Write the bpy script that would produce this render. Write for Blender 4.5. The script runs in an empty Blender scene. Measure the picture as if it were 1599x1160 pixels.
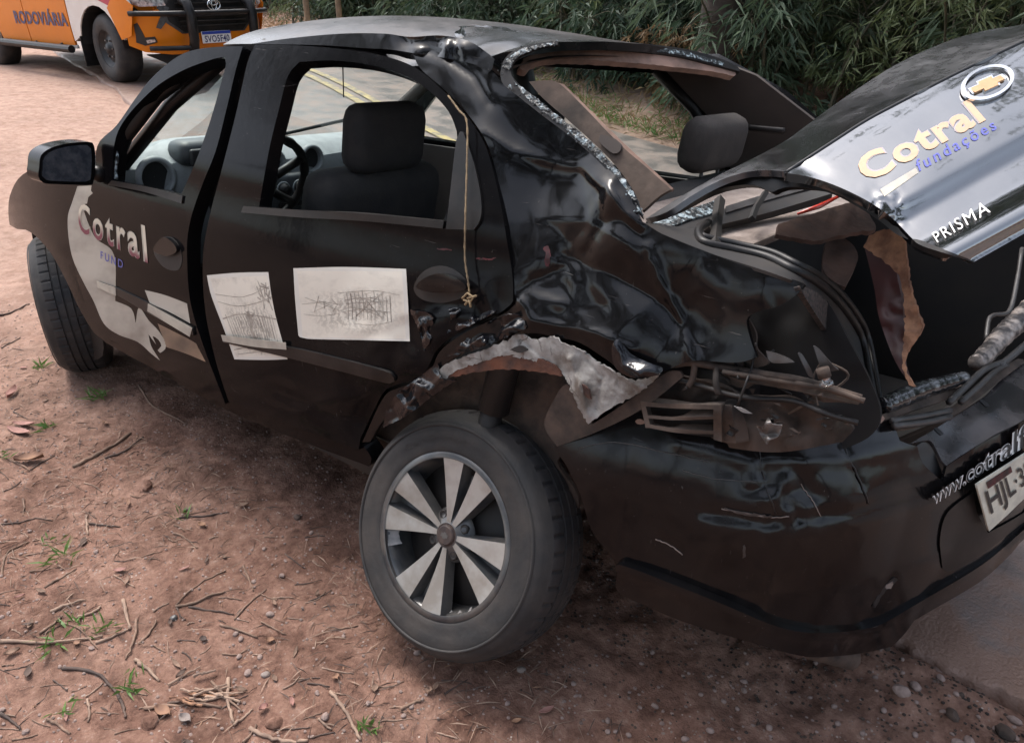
import bpy, bmesh, math, random
import numpy as np
from mathutils import Vector, Matrix
from mathutils.geometry import delaunay_2d_cdt
random.seed(7); RNG = np.random.default_rng(11)
SC = bpy.context.scene
COL = SC.collection

# ------------------------------------------------------------------ camera, sky, sun, exposure
PW, PH, FPX = 1599.0, 1160.0, 1200.0                 # photograph size and focal length in its pixels
CAM = np.array([-1.045, 1.921, 1.583]); YAW, PITCH = -0.910, -0.470
FWD = np.array([math.cos(PITCH)*math.cos(YAW), math.cos(PITCH)*math.sin(YAW), math.sin(PITCH)])
RGT = np.array([math.sin(YAW), -math.cos(YAW), 0.0]); UPV = np.cross(RGT, FWD)
cam = bpy.data.cameras.new('camera'); cam_o = bpy.data.objects.new('camera', cam); COL.objects.link(cam_o)
cam.sensor_width = 36; cam.lens = 36*FPX/PW; cam.clip_start = .05; cam.clip_end = 400
cam_o.matrix_world = Matrix([[RGT[i], UPV[i], -FWD[i], CAM[i]] for i in range(3)] + [[0, 0, 0, 1]])
SC.camera = cam_o

SUN_EL, SUN_AZ = math.radians(61), math.radians(-16)  # azimuth measured from +X, counter-clockwise
world = bpy.data.worlds.new('World'); SC.world = world; world.use_nodes = True
wn, wl = world.node_tree.nodes, world.node_tree.links
bg = wn['Background']; sky = wn.new('ShaderNodeTexSky'); sky.sky_type = 'NISHITA'; sky.sun_disc = False
sky.sun_elevation = SUN_EL; sky.sun_rotation = math.pi/2 - SUN_AZ
sky.air_density = 1.0; sky.dust_density = 4.0
hs = wn.new('ShaderNodeHueSaturation'); hs.inputs['Saturation'].default_value = .58
wl.new(sky.outputs[0], hs.inputs['Color']); wl.new(hs.outputs[0], bg.inputs['Color'])
bg.inputs['Strength'].default_value = .15
sun = bpy.data.lights.new('sun', 'SUN'); sun.energy = .7; sun.angle = math.radians(20); sun.color = (1, .96, .9)
sun_o = bpy.data.objects.new('sun', sun); COL.objects.link(sun_o)
sd = Vector((math.cos(SUN_EL)*math.cos(SUN_AZ), math.cos(SUN_EL)*math.sin(SUN_AZ), math.sin(SUN_EL)))
sun_o.rotation_euler = sd.to_track_quat('Z', 'Y').to_euler(); sun_o.location = (0, 0, 20)
SC.view_settings.view_transform = 'Standard'; SC.view_settings.look = 'None'
SC.view_settings.exposure = 1.62; SC.view_settings.gamma = 1; SC.view_settings.use_curve_mapping = False
SC.render.engine = 'CYCLES'
SC.cycles.max_bounces = 6; SC.cycles.transparent_max_bounces = 12

# ------------------------------------------------------------------ helpers: rays, surfaces
def rotm(r, p, y):
    cx, sx, cy, sy, cz, sz = math.cos(r), math.sin(r), math.cos(p), math.sin(p), math.cos(y), math.sin(y)
    X = np.array([[1, 0, 0], [0, cx, -sx], [0, sx, cx]]); Y = np.array([[cy, 0, sy], [0, 1, 0], [-sy, 0, cy]])
    Z = np.array([[cz, -sz, 0], [sz, cz, 0], [0, 0, 1]]); return Z @ Y @ X
MB = rotm(.072, .011, -.012); TB = np.array([.047, .022, -.006])   # the wreck leans to its right
def B(P): return np.atleast_2d(np.array(P, float)) @ MB.T + TB       # body frame -> world
def Bi(P): return (np.atleast_2d(np.array(P, float)) - TB) @ MB
def rays(pts):
    p = np.atleast_2d(np.array(pts, float))[:, :2]
    return FWD + np.outer((p[:, 0]-PW/2)/FPX, RGT) - np.outer((p[:, 1]-PH/2)/FPX, UPV)

def vn(x, y, s=0):                                    # smooth lattice noise in -1..1
    x = np.asarray(x, float); y = np.asarray(y, float)
    xi, yi = np.floor(x).astype(np.int64), np.floor(y).astype(np.int64); fx, fy = x-xi, y-yi
    def h(a, b):
        n = (a*374761393 + b*668265263 + s*2147483647) & 0xffffffff
        n = ((n ^ (n >> 13))*1274126177) & 0xffffffff
        return ((n ^ (n >> 16)) & 0xffff)/32767.5 - 1
    u, v = fx*fx*(3-2*fx), fy*fy*(3-2*fy)
    return (h(xi, yi)*(1-u)+h(xi+1, yi)*u)*(1-v) + (h(xi, yi+1)*(1-u)+h(xi+1, yi+1)*u)*v
def fbm(x, y, s=0, o=4):
    return sum(vn(x*2**k, y*2**k, s+k)*.5**k for k in range(o))
def sstep(a, b, x): t = np.clip((np.asarray(x, float)-a)/(b-a), 0, 1); return t*t*(3-2*t)

class Surf:
    """a real surface that traced outlines are put on; relief = metres it is pushed in"""
    def __init__(s, depth, relief=None): s.depth, s.relief = depth, relief
    def at(s, pts, lift=0.0):
        p = np.atleast_2d(np.array([q[:2] for q in pts], float)); d = rays(p); t = s.depth(p)
        k = -np.broadcast_to(lift, t.shape)
        if s.relief is not None: k = k + s.relief(p)
        t = t + k/np.linalg.norm(d, axis=1)
        return CAM + d*t[:, None]
def march(inside, t0=.5, t1=6., n=700):
    def f(p):
        d = rays(p) @ MB; o = (CAM-TB) @ MB; ts = np.linspace(t0, t1, n)
        lo = np.full(len(p), t1); hit = np.zeros(len(p), bool); prev = np.full(len(p), t0)
        for t in ts:
            P = o + d*t; ins = inside(P) & ~hit; lo[ins] = t; hit |= ins
        a, b = lo-(t1-t0)/n*1.01, lo.copy()
        for _ in range(22):
            m = (a+b)/2; i = inside(o + d*m[:, None]); b = np.where(i, m, b); a = np.where(i, a, m)
        return b
    return f
def side_y(X, Z):                                     # flank of the body: half width at (X, Z)
    y = .79-.13*np.maximum(0, X-1.9)**2-.10*np.maximum(0, -.45-X)
    d = Z-.975; up = .5*(d+np.sqrt(d*d+.05**2))
    return y-.46*up+.0115-.2*np.clip(Z-.62, 0, .40)**2*(1-sstep(.95, 1.10, Z))-.30*np.maximum(0, .5-Z)**2
side_depth = march(lambda P: P[:, 1] < side_y(P[:, 0], P[:, 2]))
BPL = np.array([(-.2, .785), (-.5, .78), (-.68, .758), (-.80, .70), (-.89, .60), (-.965, .45), (-1.05, .28), (-1.15, .05), (-1.25, -.2), (-1.34, -.5), (-1.36, -.8)])
_bth = np.arctan2(BPL[:, 1], -(BPL[:, 0]+.0)+.0); _brr = np.hypot(BPL[:, 0], BPL[:, 1])
_o = np.argsort(_bth)
def bump_in(P):
    th = np.arctan2(P[:, 1], -P[:, 0]); r = np.hypot(P[:, 0], P[:, 1])
    ins = .30*np.maximum(0, .45-P[:, 2])**1.0*.5 + .9*np.maximum(0, P[:, 2]-.58)**2*2.2
    return (r < np.interp(th, _bth[_o], _brr[_o]) - ins) & (P[:, 0] < .1)
bump_depth = march(bump_in, .5, 3.)
def tps(ctrl):                                        # depth through measured points
    c = np.array(ctrl, float); xy = c[:, :2]/400; n = len(c)
    def U(a, b):
        r2 = ((a[:, None]-b[None])**2).sum(2); return np.where(r2 > 1e-12, r2*np.log(r2+1e-12), 0)
    A = np.zeros((n+3, n+3)); A[:n, :n] = U(xy, xy)+1e-4*np.eye(n); A[:n, n] = 1; A[:n, n+1:] = xy; A[n:, :n] = A[:n, n:].T
    w = np.linalg.solve(A, np.append(c[:, 2], [0, 0, 0]))
    def f(p):
        q = np.asarray(p)[:, :2]/400; return U(q, xy) @ w[:n] + w[n] + q @ w[n+1:]
    return f
def plane3(a, b, c):                                  # plane through three (px, py, depth)
    P = [CAM + rays([q])[0]*q[2] for q in (a, b, c)]; nrm = np.cross(P[1]-P[0], P[2]-P[0])
    return lambda p: ((P[0]-CAM) @ nrm)/(rays(p) @ nrm)
def segd(p, line):                                    # distance of points to a polyline
    d = np.full(len(p), 1e9); L = np.array(line, float)
    for a, b in zip(L[:-1], L[1:]):
        ab = b-a; t = np.clip(((p-a) @ ab)/(ab @ ab+1e-9), 0, 1); d = np.minimum(d, np.linalg.norm(p-(a+t[:, None]*ab), axis=1))
    return d
def facets(p, x, y, r, sc, seed):                     # folded sheet: flat facets between random nodes
    q = np.random.default_rng(seed); n = int(math.ceil(2.2*r/sc)); g = np.arange(-n, n+1)*sc
    P = np.stack(np.meshgrid(x+g, y+g), -1).reshape(-1, 2); P = P+q.uniform(-.38, .38, P.shape)*sc; h = q.uniform(-1, 1, len(P))
    vo, _, fo, ov, *_ = delaunay_2d_cdt([Vector(v) for v in P], [], [], 0, 1e-6); V = np.array([v[:] for v in vo]); H = np.array([h[o[0]] if len(o) else 0 for o in ov]); z = np.zeros(len(p))
    for f in fo:
        if len(f) != 3: continue
        a, b, c = V[list(f)]; mn, mx = np.minimum(np.minimum(a, b), c), np.maximum(np.maximum(a, b), c)
        k = np.where((p[:, 0] >= mn[0]) & (p[:, 0] <= mx[0]) & (p[:, 1] >= mn[1]) & (p[:, 1] <= mx[1]))[0]
        if not len(k): continue
        d = (b[1]-c[1])*(a[0]-c[0])+(c[0]-b[0])*(a[1]-c[1])
        if abs(d) < 1e-9: continue
        u = ((b[1]-c[1])*(p[k, 0]-c[0])+(c[0]-b[0])*(p[k, 1]-c[1]))/d; v = ((c[1]-a[1])*(p[k, 0]-c[0])+(a[0]-c[0])*(p[k, 1]-c[1]))/d
        ok = (u > -1e-6) & (v > -1e-6) & (u+v < 1+1e-6); z[k[ok]] = u[ok]*H[f[0]]+v[ok]*H[f[1]]+(1-u-v)[ok]*H[f[2]]
    return z
def dents(lst):
    def f(p):
        z = np.zeros(len(p))
        for q in lst:
            if q[0] == 'blob':
                _, x, y, rx, ry, ang, dep = q; c, s = math.cos(math.radians(ang)), math.sin(math.radians(ang))
                u, v = (p[:, 0]-x)*c+(p[:, 1]-y)*s, -(p[:, 0]-x)*s+(p[:, 1]-y)*c; z += dep*np.exp(-(u/rx)**2-(v/ry)**2)
            elif q[0] == 'ridge': z += q[3]*np.exp(-segd(p, q[1])/q[2])
            elif q[0] == 'round': z += q[3]*np.exp(-(segd(p, q[1])/q[2])**2)
            elif q[0] == 'noise':
                _, x, y, r, sc, amp, sd_ = q; w = np.exp(-((p[:, 0]-x)**2+(p[:, 1]-y)**2)/r**2)
                z += amp*w*(1-2*np.abs(vn(p[:, 0]/sc+.3*vn(p[:, 0]/sc, p[:, 1]/sc, sd_+9), p[:, 1]/sc, sd_)))
            elif q[0] == 'facet': _, x, y, r, sc, amp, sd_ = q; z += amp*np.exp(-((p[:, 0]-x)**2+(p[:, 1]-y)**2)/r**2)*facets(p, x, y, r, sc, sd_)
            elif q[0] == 'soft':
                _, x, y, r, sc, amp, sd_ = q; w = np.exp(-((p[:, 0]-x)**2+(p[:, 1]-y)**2)/r**2); z += amp*w*vn(p[:, 0]/sc, p[:, 1]/sc, sd_)
        return z
    return f

# ------------------------------------------------------------------ helpers: objects
def root(name, label, cat, loc=(0, 0, 0), rz=0, group=None):
    o = bpy.data.objects.new(name, None); COL.objects.link(o); o.location = loc; o.rotation_euler = (0, 0, rz)
    o.empty_display_size = .2; o['label'] = label; o['category'] = cat
    if group: o['group'] = group
    return o
def tag(o, label=None, cat=None, group=None, kind=None):
    for k, v in (('label', label), ('category', cat), ('group', group), ('kind', kind)):
        if v: o[k] = v
    return o
def worldloc(o):
    l = np.zeros(3)
    while o is not None: l = l+np.array(o.location); o = o.parent
    return l
def mk(name, V, F, mat, parent=None, smooth=True, world=True, mats=None, mi=None):
    me = bpy.data.meshes.new(name); V = np.asarray(V, float)
    if parent is not None and world: V = V - worldloc(parent)
    me.from_pydata(V.tolist(), [], [tuple(int(i) for i in f) for f in F])
    for m in (mats or [mat]): me.materials.append(m)
    if mi is not None: me.polygons.foreach_set('material_index', mi)
    if smooth: me.polygons.foreach_set('use_smooth', [True]*len(me.polygons))
    me.update(); o = bpy.data.objects.new(name, me); COL.objects.link(o)
    if parent is not None: o.parent = parent
    return o
def mkbm(name, bm, mat, parent=None, smooth=False, T=None, world=True):
    if T is not None:
        for v in bm.verts: v.co = Vector(T(np.array([v.co]))[0])
    bm.normal_update()
    V = [tuple(v.co) for v in bm.verts]; bm.verts.index_update(); F = [[v.index for v in f.verts] for f in bm.faces]; bm.free()
    return mk(name, V, F, mat, parent, smooth, world)
def thick(o, t, off=-1.0, ev=None):                   # real thickness with crisp rims: front, back and edge faces
    me = o.data; n = len(me.vertices); V = np.zeros(n*3); me.vertices.foreach_get('co', V); V = V.reshape(-1, 3); F = [tuple(p.vertices) for p in me.polygons]
    T = np.array([f[:3] for f in F]+[(f[0], f[2], f[3]) for f in F if len(f) == 4]); fn = np.cross(V[T[:, 1]]-V[T[:, 0]], V[T[:, 2]]-V[T[:, 0]]); N = np.zeros_like(V)
    for k in range(3): np.add.at(N, T[:, k], fn)
    for _ in range(2):                                # even the normals out so the inner face does not fold
        Q = N.copy()
        for f in F:
            s_ = N[list(f)].sum(0); Q[list(f)] += s_
        N = Q
    N /= np.linalg.norm(N, axis=1)[:, None]+1e-12; W = V+off*t*N
    ec = {}
    for f in F:
        for i, j in zip(f, f[1:]+f[:1]): ec[(i, j)] = 1
    be = [(i, j) for i, j in ec if (j, i) not in ec]
    V2 = [V, W]; F2 = F+[tuple(i+n for i in f[::-1]) for f in F]; base = 2*n
    bi = sorted({i for e in be for i in e}); mp = {i: base+k for k, i in enumerate(bi)}; nb = len(bi)
    V2 += [V[bi], W[bi]]; F2 += [(mp[j], mp[i], mp[i]+nb, mp[j]+nb) for i, j in be]
    src = np.concatenate([np.arange(n), np.arange(n), bi, bi]).astype(int)
    uv = None
    if me.uv_layers:
        l = np.zeros(len(me.loops)*2); me.uv_layers[0].data.foreach_get('uv', l); vi = np.zeros(len(me.loops), int); me.loops.foreach_get('vertex_index', vi); uv = np.zeros((n, 2)); uv[vi] = l.reshape(-1, 2)
    m2 = bpy.data.meshes.new(o.name); m2.from_pydata(np.vstack(V2).tolist(), [], [tuple(int(i) for i in f) for f in F2])
    for m in me.materials: m2.materials.append(m)
    m2.polygons.foreach_set('use_smooth', [True]*len(m2.polygons)); o.data = m2; bpy.data.meshes.remove(me)
    if uv is not None: setuv(o, uv[src])
    return o
def sharp(o, a=40):
    me = o.data; bm = bmesh.new(); bm.from_mesh(me)
    for e in bm.edges: e.smooth = not (len(e.link_faces) == 2 and e.calc_face_angle(0) > math.radians(a))
    bm.to_mesh(me); bm.free(); return o
def resample(pts, step, smooth=True):
    """closed outline; a point with a third item is a sharp corner"""
    n = len(pts); out = []
    P = np.array([q[:2] for q in pts], float); C = [len(q) > 2 for q in pts]
    for i in range(n):
        a, b, c, d = P[i-1], P[i], P[(i+1) % n], P[(i+2) % n]
        if C[i]: a = b-(c-b)*.5
        if C[(i+1) % n]: d = c+(c-b)*.5
        k = max(1, int(round(np.linalg.norm(c-b)/step)))
        for j in range(k):
            t = j/k
            if smooth:
                q = .5*((2*b)+(-a+c)*t+(2*a-5*b+4*c-d)*t*t+(-a+3*b-3*c+d)*t**3)
            else: q = b+(c-b)*t
            out.append(q)
    return np.array(out)
def inpoly(p, poly):
    x, y = p[:, 0], p[:, 1]; r = np.zeros(len(p), bool); q = np.roll(poly, 1, 0)
    for (x1, y1), (x2, y2) in zip(q, poly):
        c = ((y1 > y) != (y2 > y)); 
        with np.errstate(all='ignore'): r ^= c & (x < (x2-x1)*(y-y1)/(y2-y1+1e-12)+x1)
    return r
def tri2d(outline, holes=(), step=9, smooth=True, jag=0, seed=0):
    O = resample(outline, step, smooth)
    if jag:
        r = np.random.default_rng(seed); O = O + r.normal(size=O.shape)*jag
    Hs = [resample(h, step, smooth) for h in holes]
    mn, mx = O.min(0), O.max(0)
    gx, gy = np.meshgrid(np.arange(mn[0]+step/2, mx[0], step), np.arange(mn[1]+step/2, mx[1], step*.87))
    gx[1::2] += step/2; G = np.stack([gx.ravel(), gy.ravel()], 1)
    ok = inpoly(G, O)
    for h in Hs: ok &= ~inpoly(G, h)
    for L in [O]+Hs:
        if len(G): ok &= segd(G, np.vstack([L, L[:1]])) > step*.45
    G = G[ok]
    V = [Vector(v) for v in O]; E = [(i, (i+1) % len(O)) for i in range(len(O))]
    for h in Hs:
        b = len(V); V += [Vector(v) for v in h]; E += [(b+i, b+(i+1) % len(h)) for i in range(len(h))]
    V += [Vector(v) for v in G]
    vo, _, fo, *_ = delaunay_2d_cdt(V, E, [], 1, 1e-4)
    P = np.array([v[:] for v in vo]); F = np.array([f for f in fo if len(f) == 3]); c = P[F].mean(1)
    ok = inpoly(c, O)
    for h in Hs: ok &= ~inpoly(c, h)
    F = F[ok]
    a = P[F]; ar = (a[:, 1, 0]-a[:, 0, 0])*(a[:, 2, 1]-a[:, 0, 1])-(a[:, 2, 0]-a[:, 0, 0])*(a[:, 1, 1]-a[:, 0, 1])
    F[ar > 0] = F[ar > 0][:, ::-1]                    # image y runs down: this faces the camera side
    return P, F
def setuv(o, uv):
    me = o.data; l = me.uv_layers.new(name='UVMap'); idx = np.zeros(len(me.loops), int); me.loops.foreach_get('vertex_index', idx)
    l.data.foreach_set('uv', np.asarray(uv)[idx].ravel())
def panel(name, outline, surf, mat, parent, holes=(), step=9, lift=0., th=.006, smooth=True, jag=0, seed=0, uvq=None):
    P, F = tri2d(outline, holes, step, smooth, jag, seed)
    o = mk(name, surf.at(P, lift), F, mat, parent, True)
    if uvq is not None: setuv(o, quad_uv(P, uvq))
    else: setuv(o, P/1000)
    if th: thick(o, th)
    return o
def homog(q):                                         # unit square (0,0)(1,0)(1,1)(0,1) -> four pixels
    A, b = [], []
    for (u, v), (x, y) in zip(((0, 0), (1, 0), (1, 1), (0, 1)), q):
        A += [[u, v, 1, 0, 0, 0, -u*x, -v*x], [0, 0, 0, u, v, 1, -u*y, -v*y]]; b += [x, y]
    return np.append(np.linalg.solve(np.array(A, float), np.array(b, float)), 1).reshape(3, 3)
def hmap(H, uv): w = np.c_[uv, np.ones(len(uv))] @ H.T; return w[:, :2]/w[:, 2:]
def quad_uv(P, q): return hmap(np.linalg.inv(homog(q)), P)
def text2d(s, bold=0., shear=0., spacing=1., ext=0.):
    c = bpy.data.curves.new('lettering', 'FONT'); c.body = s; c.offset = bold; c.shear = shear; c.space_character = spacing; c.resolution_u = 3; c.extrude = ext
    o = bpy.data.objects.new('lettering', c); COL.objects.link(o); bpy.context.view_layer.update()
    me = o.to_mesh(); V = np.array([v.co[:] for v in me.vertices]); F = [list(p.vertices) for p in me.polygons]; o.to_mesh_clear()
    bpy.data.objects.remove(o); bpy.data.curves.remove(c)
    mn, mx = V[:, :2].min(0), V[:, :2].max(0); V[:, :2] = (V[:, :2]-mn)/(mx-mn); return V, F
def lettering(name, s, quad, surf, mat, parent, lift=.004, bold=.012, shear=0., spacing=1., rise=.0):
    """letters laid on a surface; quad = baseline left, baseline right, top right, top left"""
    V, F = text2d(s, bold, shear, spacing, .01 if rise else 0.)
    px = hmap(homog(quad), V[:, :2]); P = surf.at(px, lift + (np.where(V[:, 2] > 0, rise, 0.) if rise else 0.))
    o = mk(name, P, F, mat, parent, False); setuv(o, V[:, :2]); return o
def tube(P, r, n=8, cap=True):
    P = np.asarray(P, float); m = len(P); r = np.broadcast_to(r, (m,)); V = []
    T = np.gradient(P, axis=0) if m > 2 else np.repeat((P[1:]-P[:1]), m, 0)
    T /= np.linalg.norm(T, axis=1)[:, None]+1e-9; up = np.array([0, 0, 1.]) if abs(T[0, 2]) < .9 else np.array([1., 0, 0])
    for i in range(m):
        a = np.cross(T[i], up); a /= np.linalg.norm(a)+1e-9; b = np.cross(T[i], a); up = np.cross(a, T[i])
        up = -b if np.dot(-b, up) > 0 else b
        th = np.arange(n)*2*math.pi/n; V.append(P[i]+r[i]*(np.outer(np.cos(th), a)+np.outer(np.sin(th), up)))
    V = np.vstack(V); F = [(i*n+j, i*n+(j+1) % n, (i+1)*n+(j+1) % n, (i+1)*n+j) for i in range(m-1) for j in range(n)]
    if cap: F += [tuple(range(n))[::-1], tuple((m-1)*n+j for j in range(n))]
    return V, F
def spline(pts, k=6):
    P = np.array(pts, float); Q = np.vstack([2*P[0]-P[1], P, 2*P[-1]-P[-2]]); out = []
    for i in range(1, len(Q)-2):
        a, b, c, d = Q[i-1:i+3]
        for t in np.arange(k)/k: out.append(.5*((2*b)+(-a+c)*t+(2*a-5*b+4*c-d)*t*t+(-a+3*b-3*c+d)*t**3))
    out.append(P[-1]); return np.array(out)
def join(parts):
    V, F, b = [], [], 0
    for v, f in parts: V.append(np.asarray(v)); F += [tuple(i+b for i in q) for q in f]; b += len(v)
    return np.vstack(V), F
def boxvf(c, s, bev=0., rot=None, seg=2):
    bm = bmesh.new(); bmesh.ops.create_cube(bm, size=1)
    for v in bm.verts: v.co = Vector((v.co.x*s[0], v.co.y*s[1], v.co.z*s[2]))
    if bev: bmesh.ops.bevel(bm, geom=bm.edges[:], offset=bev, segments=seg, affect='EDGES', profile=.5)
    V = np.array([v.co[:] for v in bm.verts]); bm.verts.index_update(); F = [tuple(v.index for v in f.verts) for f in bm.faces]; bm.free()
    if rot is not None: V = V @ rotm(*rot).T
    return V+np.array(c), F
def loft(rings, closed=True, cap=True):
    n = len(rings[0]); V = np.vstack(rings); F = []
    for i in range(len(rings)-1):
        for j in range(n if closed else n-1): F.append((i*n+j, i*n+(j+1) % n, (i+1)*n+(j+1) % n, (i+1)*n+j))
    if cap and closed: F += [tuple(range(n))[::-1], tuple((len(rings)-1)*n+j for j in range(n))]
    return V, F
def lathe(prof, n=48):                                # profile (radius, axial) about +Y
    th = np.arange(n)*2*math.pi/n; prof = np.array(prof, float)
    V = np.vstack([np.c_[r*np.cos(th), np.full(n, a), r*np.sin(th)] for r, a in prof]); m = len(prof)
    return V, [(i*n+j, (i+1)*n+j, (i+1)*n+(j+1) % n, i*n+(j+1) % n) for i in range(m-1) for j in range(n)]

# ------------------------------------------------------------------ materials
def mat(name, c, rough=.6, metal=0., c2=None, scale=8., amt=1., detail=4., bump=0., bscale=None, coat=0., spec=.5, lo=.4, hi=.65, rough2=None, coords='Object', dist=.01, alpha=1.):
    m = bpy.data.materials.new(name); m.use_nodes = True; N, L = m.node_tree.nodes, m.node_tree.links; p = N['Principled BSDF']
    p.inputs['Base Color'].default_value = (*c, 1); p.inputs['Roughness'].default_value = rough; p.inputs['Metallic'].default_value = metal
    p.inputs['Coat Weight'].default_value = coat; p.inputs['Coat Roughness'].default_value = .06; p.inputs['Specular IOR Level'].default_value = spec
    tc = N.new('ShaderNodeTexCoord')
    if c2 is not None:
        n = N.new('ShaderNodeTexNoise'); n.inputs['Scale'].default_value = scale; n.inputs['Detail'].default_value = detail; n.inputs['Roughness'].default_value = .6
        L.new(tc.outputs[coords], n.inputs['Vector']); r = N.new('ShaderNodeMapRange'); r.inputs[1].default_value = lo; r.inputs[2].default_value = hi; r.inputs[4].default_value = amt
        L.new(n.outputs[0], r.inputs[0]); x = N.new('ShaderNodeMix'); x.data_type = 'RGBA'; x.inputs[6].default_value = (*c, 1); x.inputs[7].default_value = (*c2, 1)
        L.new(r.outputs[0], x.inputs[0]); L.new(x.outputs[2], p.inputs['Base Color'])
        if rough2 is not None:
            q = N.new('ShaderNodeMapRange'); q.inputs[3].default_value = rough; q.inputs[4].default_value = rough2; L.new(r.outputs[0], q.inputs[0]); L.new(q.outputs[0], p.inputs['Roughness'])
    if bump:
        n = N.new('ShaderNodeTexNoise'); n.inputs['Scale'].default_value = bscale or scale*3; n.inputs['Detail'].default_value = 6; L.new(tc.outputs[coords], n.inputs['Vector'])
        b = N.new('ShaderNodeBump'); b.inputs['Strength'].default_value = bump; b.inputs['Distance'].default_value = dist; L.new(n.outputs[0], b.inputs['Height']); L.new(b.outputs[0], p.inputs['Normal'])
    return m
M = {}
def paintmat(name, dust=(.036, .030, .026), amt=.35, rough=.09, ior=1.33, scratch=.5, wob=.03, scale=3.):
    m = bpy.data.materials.new(name); m.use_nodes = True; N, L = m.node_tree.nodes, m.node_tree.links; p = N['Principled BSDF']; tc = N.new('ShaderNodeTexCoord')
    p.inputs['IOR'].default_value = ior
    def noise(sc, d=5, v=(1, 1, 1), r=.65):
        mp = N.new('ShaderNodeMapping'); mp.inputs['Scale'].default_value = v; L.new(tc.outputs['Object'], mp.inputs[0]); n = N.new('ShaderNodeTexNoise'); n.inputs['Scale'].default_value = sc; n.inputs['Detail'].default_value = d; n.inputs['Roughness'].default_value = r; L.new(mp.outputs[0], n.inputs[0]); return n.outputs[0]
    def rng(s_, a, b, lo=0., hi=1.):
        q = N.new('ShaderNodeMapRange'); q.inputs[1].default_value = a; q.inputs[2].default_value = b; q.inputs[3].default_value = lo; q.inputs[4].default_value = hi; L.new(s_, q.inputs[0]); return q.outputs[0]
    def mul(x, y):
        q = N.new('ShaderNodeMath'); q.operation = 'MULTIPLY'; L.new(x, q.inputs[0])
        if isinstance(y, float): q.inputs[1].default_value = y
        else: L.new(y, q.inputs[1])
        return q.outputs[0]
    def mix(x, c, f):
        q = N.new('ShaderNodeMix'); q.data_type = 'RGBA'; L.new(f, q.inputs[0])
        if isinstance(x, tuple): q.inputs[6].default_value = (*x, 1)
        else: L.new(x, q.inputs[6])
        q.inputs[7].default_value = (*c, 1); return q.outputs[2]
    d = mul(mul(rng(noise(scale, 6), .38, .72), rng(noise(38, 4), .3, .7, .35, 1.)), amt)
    s1 = mul(rng(noise(9, 3, (1.2, 1.2, 26)), .70, .74), rng(noise(2.5, 2), .5, .62)); s2 = mul(rng(noise(16, 2, (14, 14, 1.3)), .72, .75), rng(noise(3.1, 2, (1, 1, 1.3)), .52, .62)); sp = rng(noise(150, 2), .73, .77)
    q = N.new('ShaderNodeMath'); q.operation = 'MAXIMUM'; L.new(s1, q.inputs[0]); L.new(s2, q.inputs[1]); q2 = N.new('ShaderNodeMath'); q2.operation = 'MAXIMUM'; L.new(q.outputs[0], q2.inputs[0]); L.new(mul(sp, .6), q2.inputs[1]); sc_ = mul(q2.outputs[0], scratch)
    c = mix((.0035, .0035, .0042), dust, d); c = mix(c, (.16, .145, .135), sc_); L.new(c, p.inputs['Base Color'])
    r1 = rng(d, 0, .5, rough, rough+.35); q = N.new('ShaderNodeMath'); q.operation = 'MULTIPLY_ADD'; q.inputs[1].default_value = .4; L.new(sc_, q.inputs[0]); L.new(r1, q.inputs[2]); L.new(q.outputs[0], p.inputs['Roughness'])
    bp = N.new('ShaderNodeBump'); bp.inputs['Strength'].default_value = wob; bp.inputs['Distance'].default_value = .02; L.new(noise(10, 3), bp.inputs['Height']); L.new(bp.outputs[0], p.inputs['Normal']); return m
M['paint'] = paintmat('black_paint', amt=.16, ior=1.17)
M['bodypaint'] = paintmat('black_body_paint', amt=.22, ior=1.34, rough=.08)
M['lidpaint'] = paintmat('lid_black_paint', (.06, .055, .055), .12, .06, 2.9, .2, .03)
M['deckpaint'] = paintmat('lid_deck_paint', (.15, .147, .16), .6, .18, 1.9, .4, .05, 1.6)  # pale grey layer paints the deck's silvery sheen into its colour
M['bumper'] = paintmat('scuffed_bumper_paint', (.03, .026, .024), .35, .09, 1.36, .55, .05, 4.)
M['tape'] = mat('shiny_black_film', (.005, .005, .007), .10, bump=.5, bscale=30, dist=.01)
M['plastic'] = mat('black_plastic', (.006, .006, .0065), .42, c2=(.018, .015, .014), scale=10, spec=.3)
M['dark'] = mat('dark_inner_steel', (.008, .0075, .008), .6, c2=(.02, .015, .012), scale=6)
M['rubber'] = mat('tyre_rubber', (.017, .0165, .017), .7, c2=(.052, .043, .037), scale=7, amt=.7, bump=.15, bscale=60)
M['tread'] = mat('tread_rubber', (.016, .016, .018), .75, c2=(.05, .04, .035), scale=12, amt=.6, bump=.1, bscale=70)
M['alloy'] = mat('dusty_machined_alloy', (.40, .385, .36), .42, .5, c2=(.26, .23, .20), scale=9, bump=.05)
M['wheeldark'] = mat('dark_grey_wheel_paint', (.035, .038, .042), .35, c2=(.10, .09, .08), scale=14, amt=.8, coat=.3)
M['scuff'] = mat('bare_scuffed_alloy', (.20, .195, .19), .5, .2, c2=(.3, .28, .27), scale=40)
M['rustcap'] = mat('rusty_cap', (.07, .045, .035), .6, c2=(.03, .02, .02), scale=40)
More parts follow.
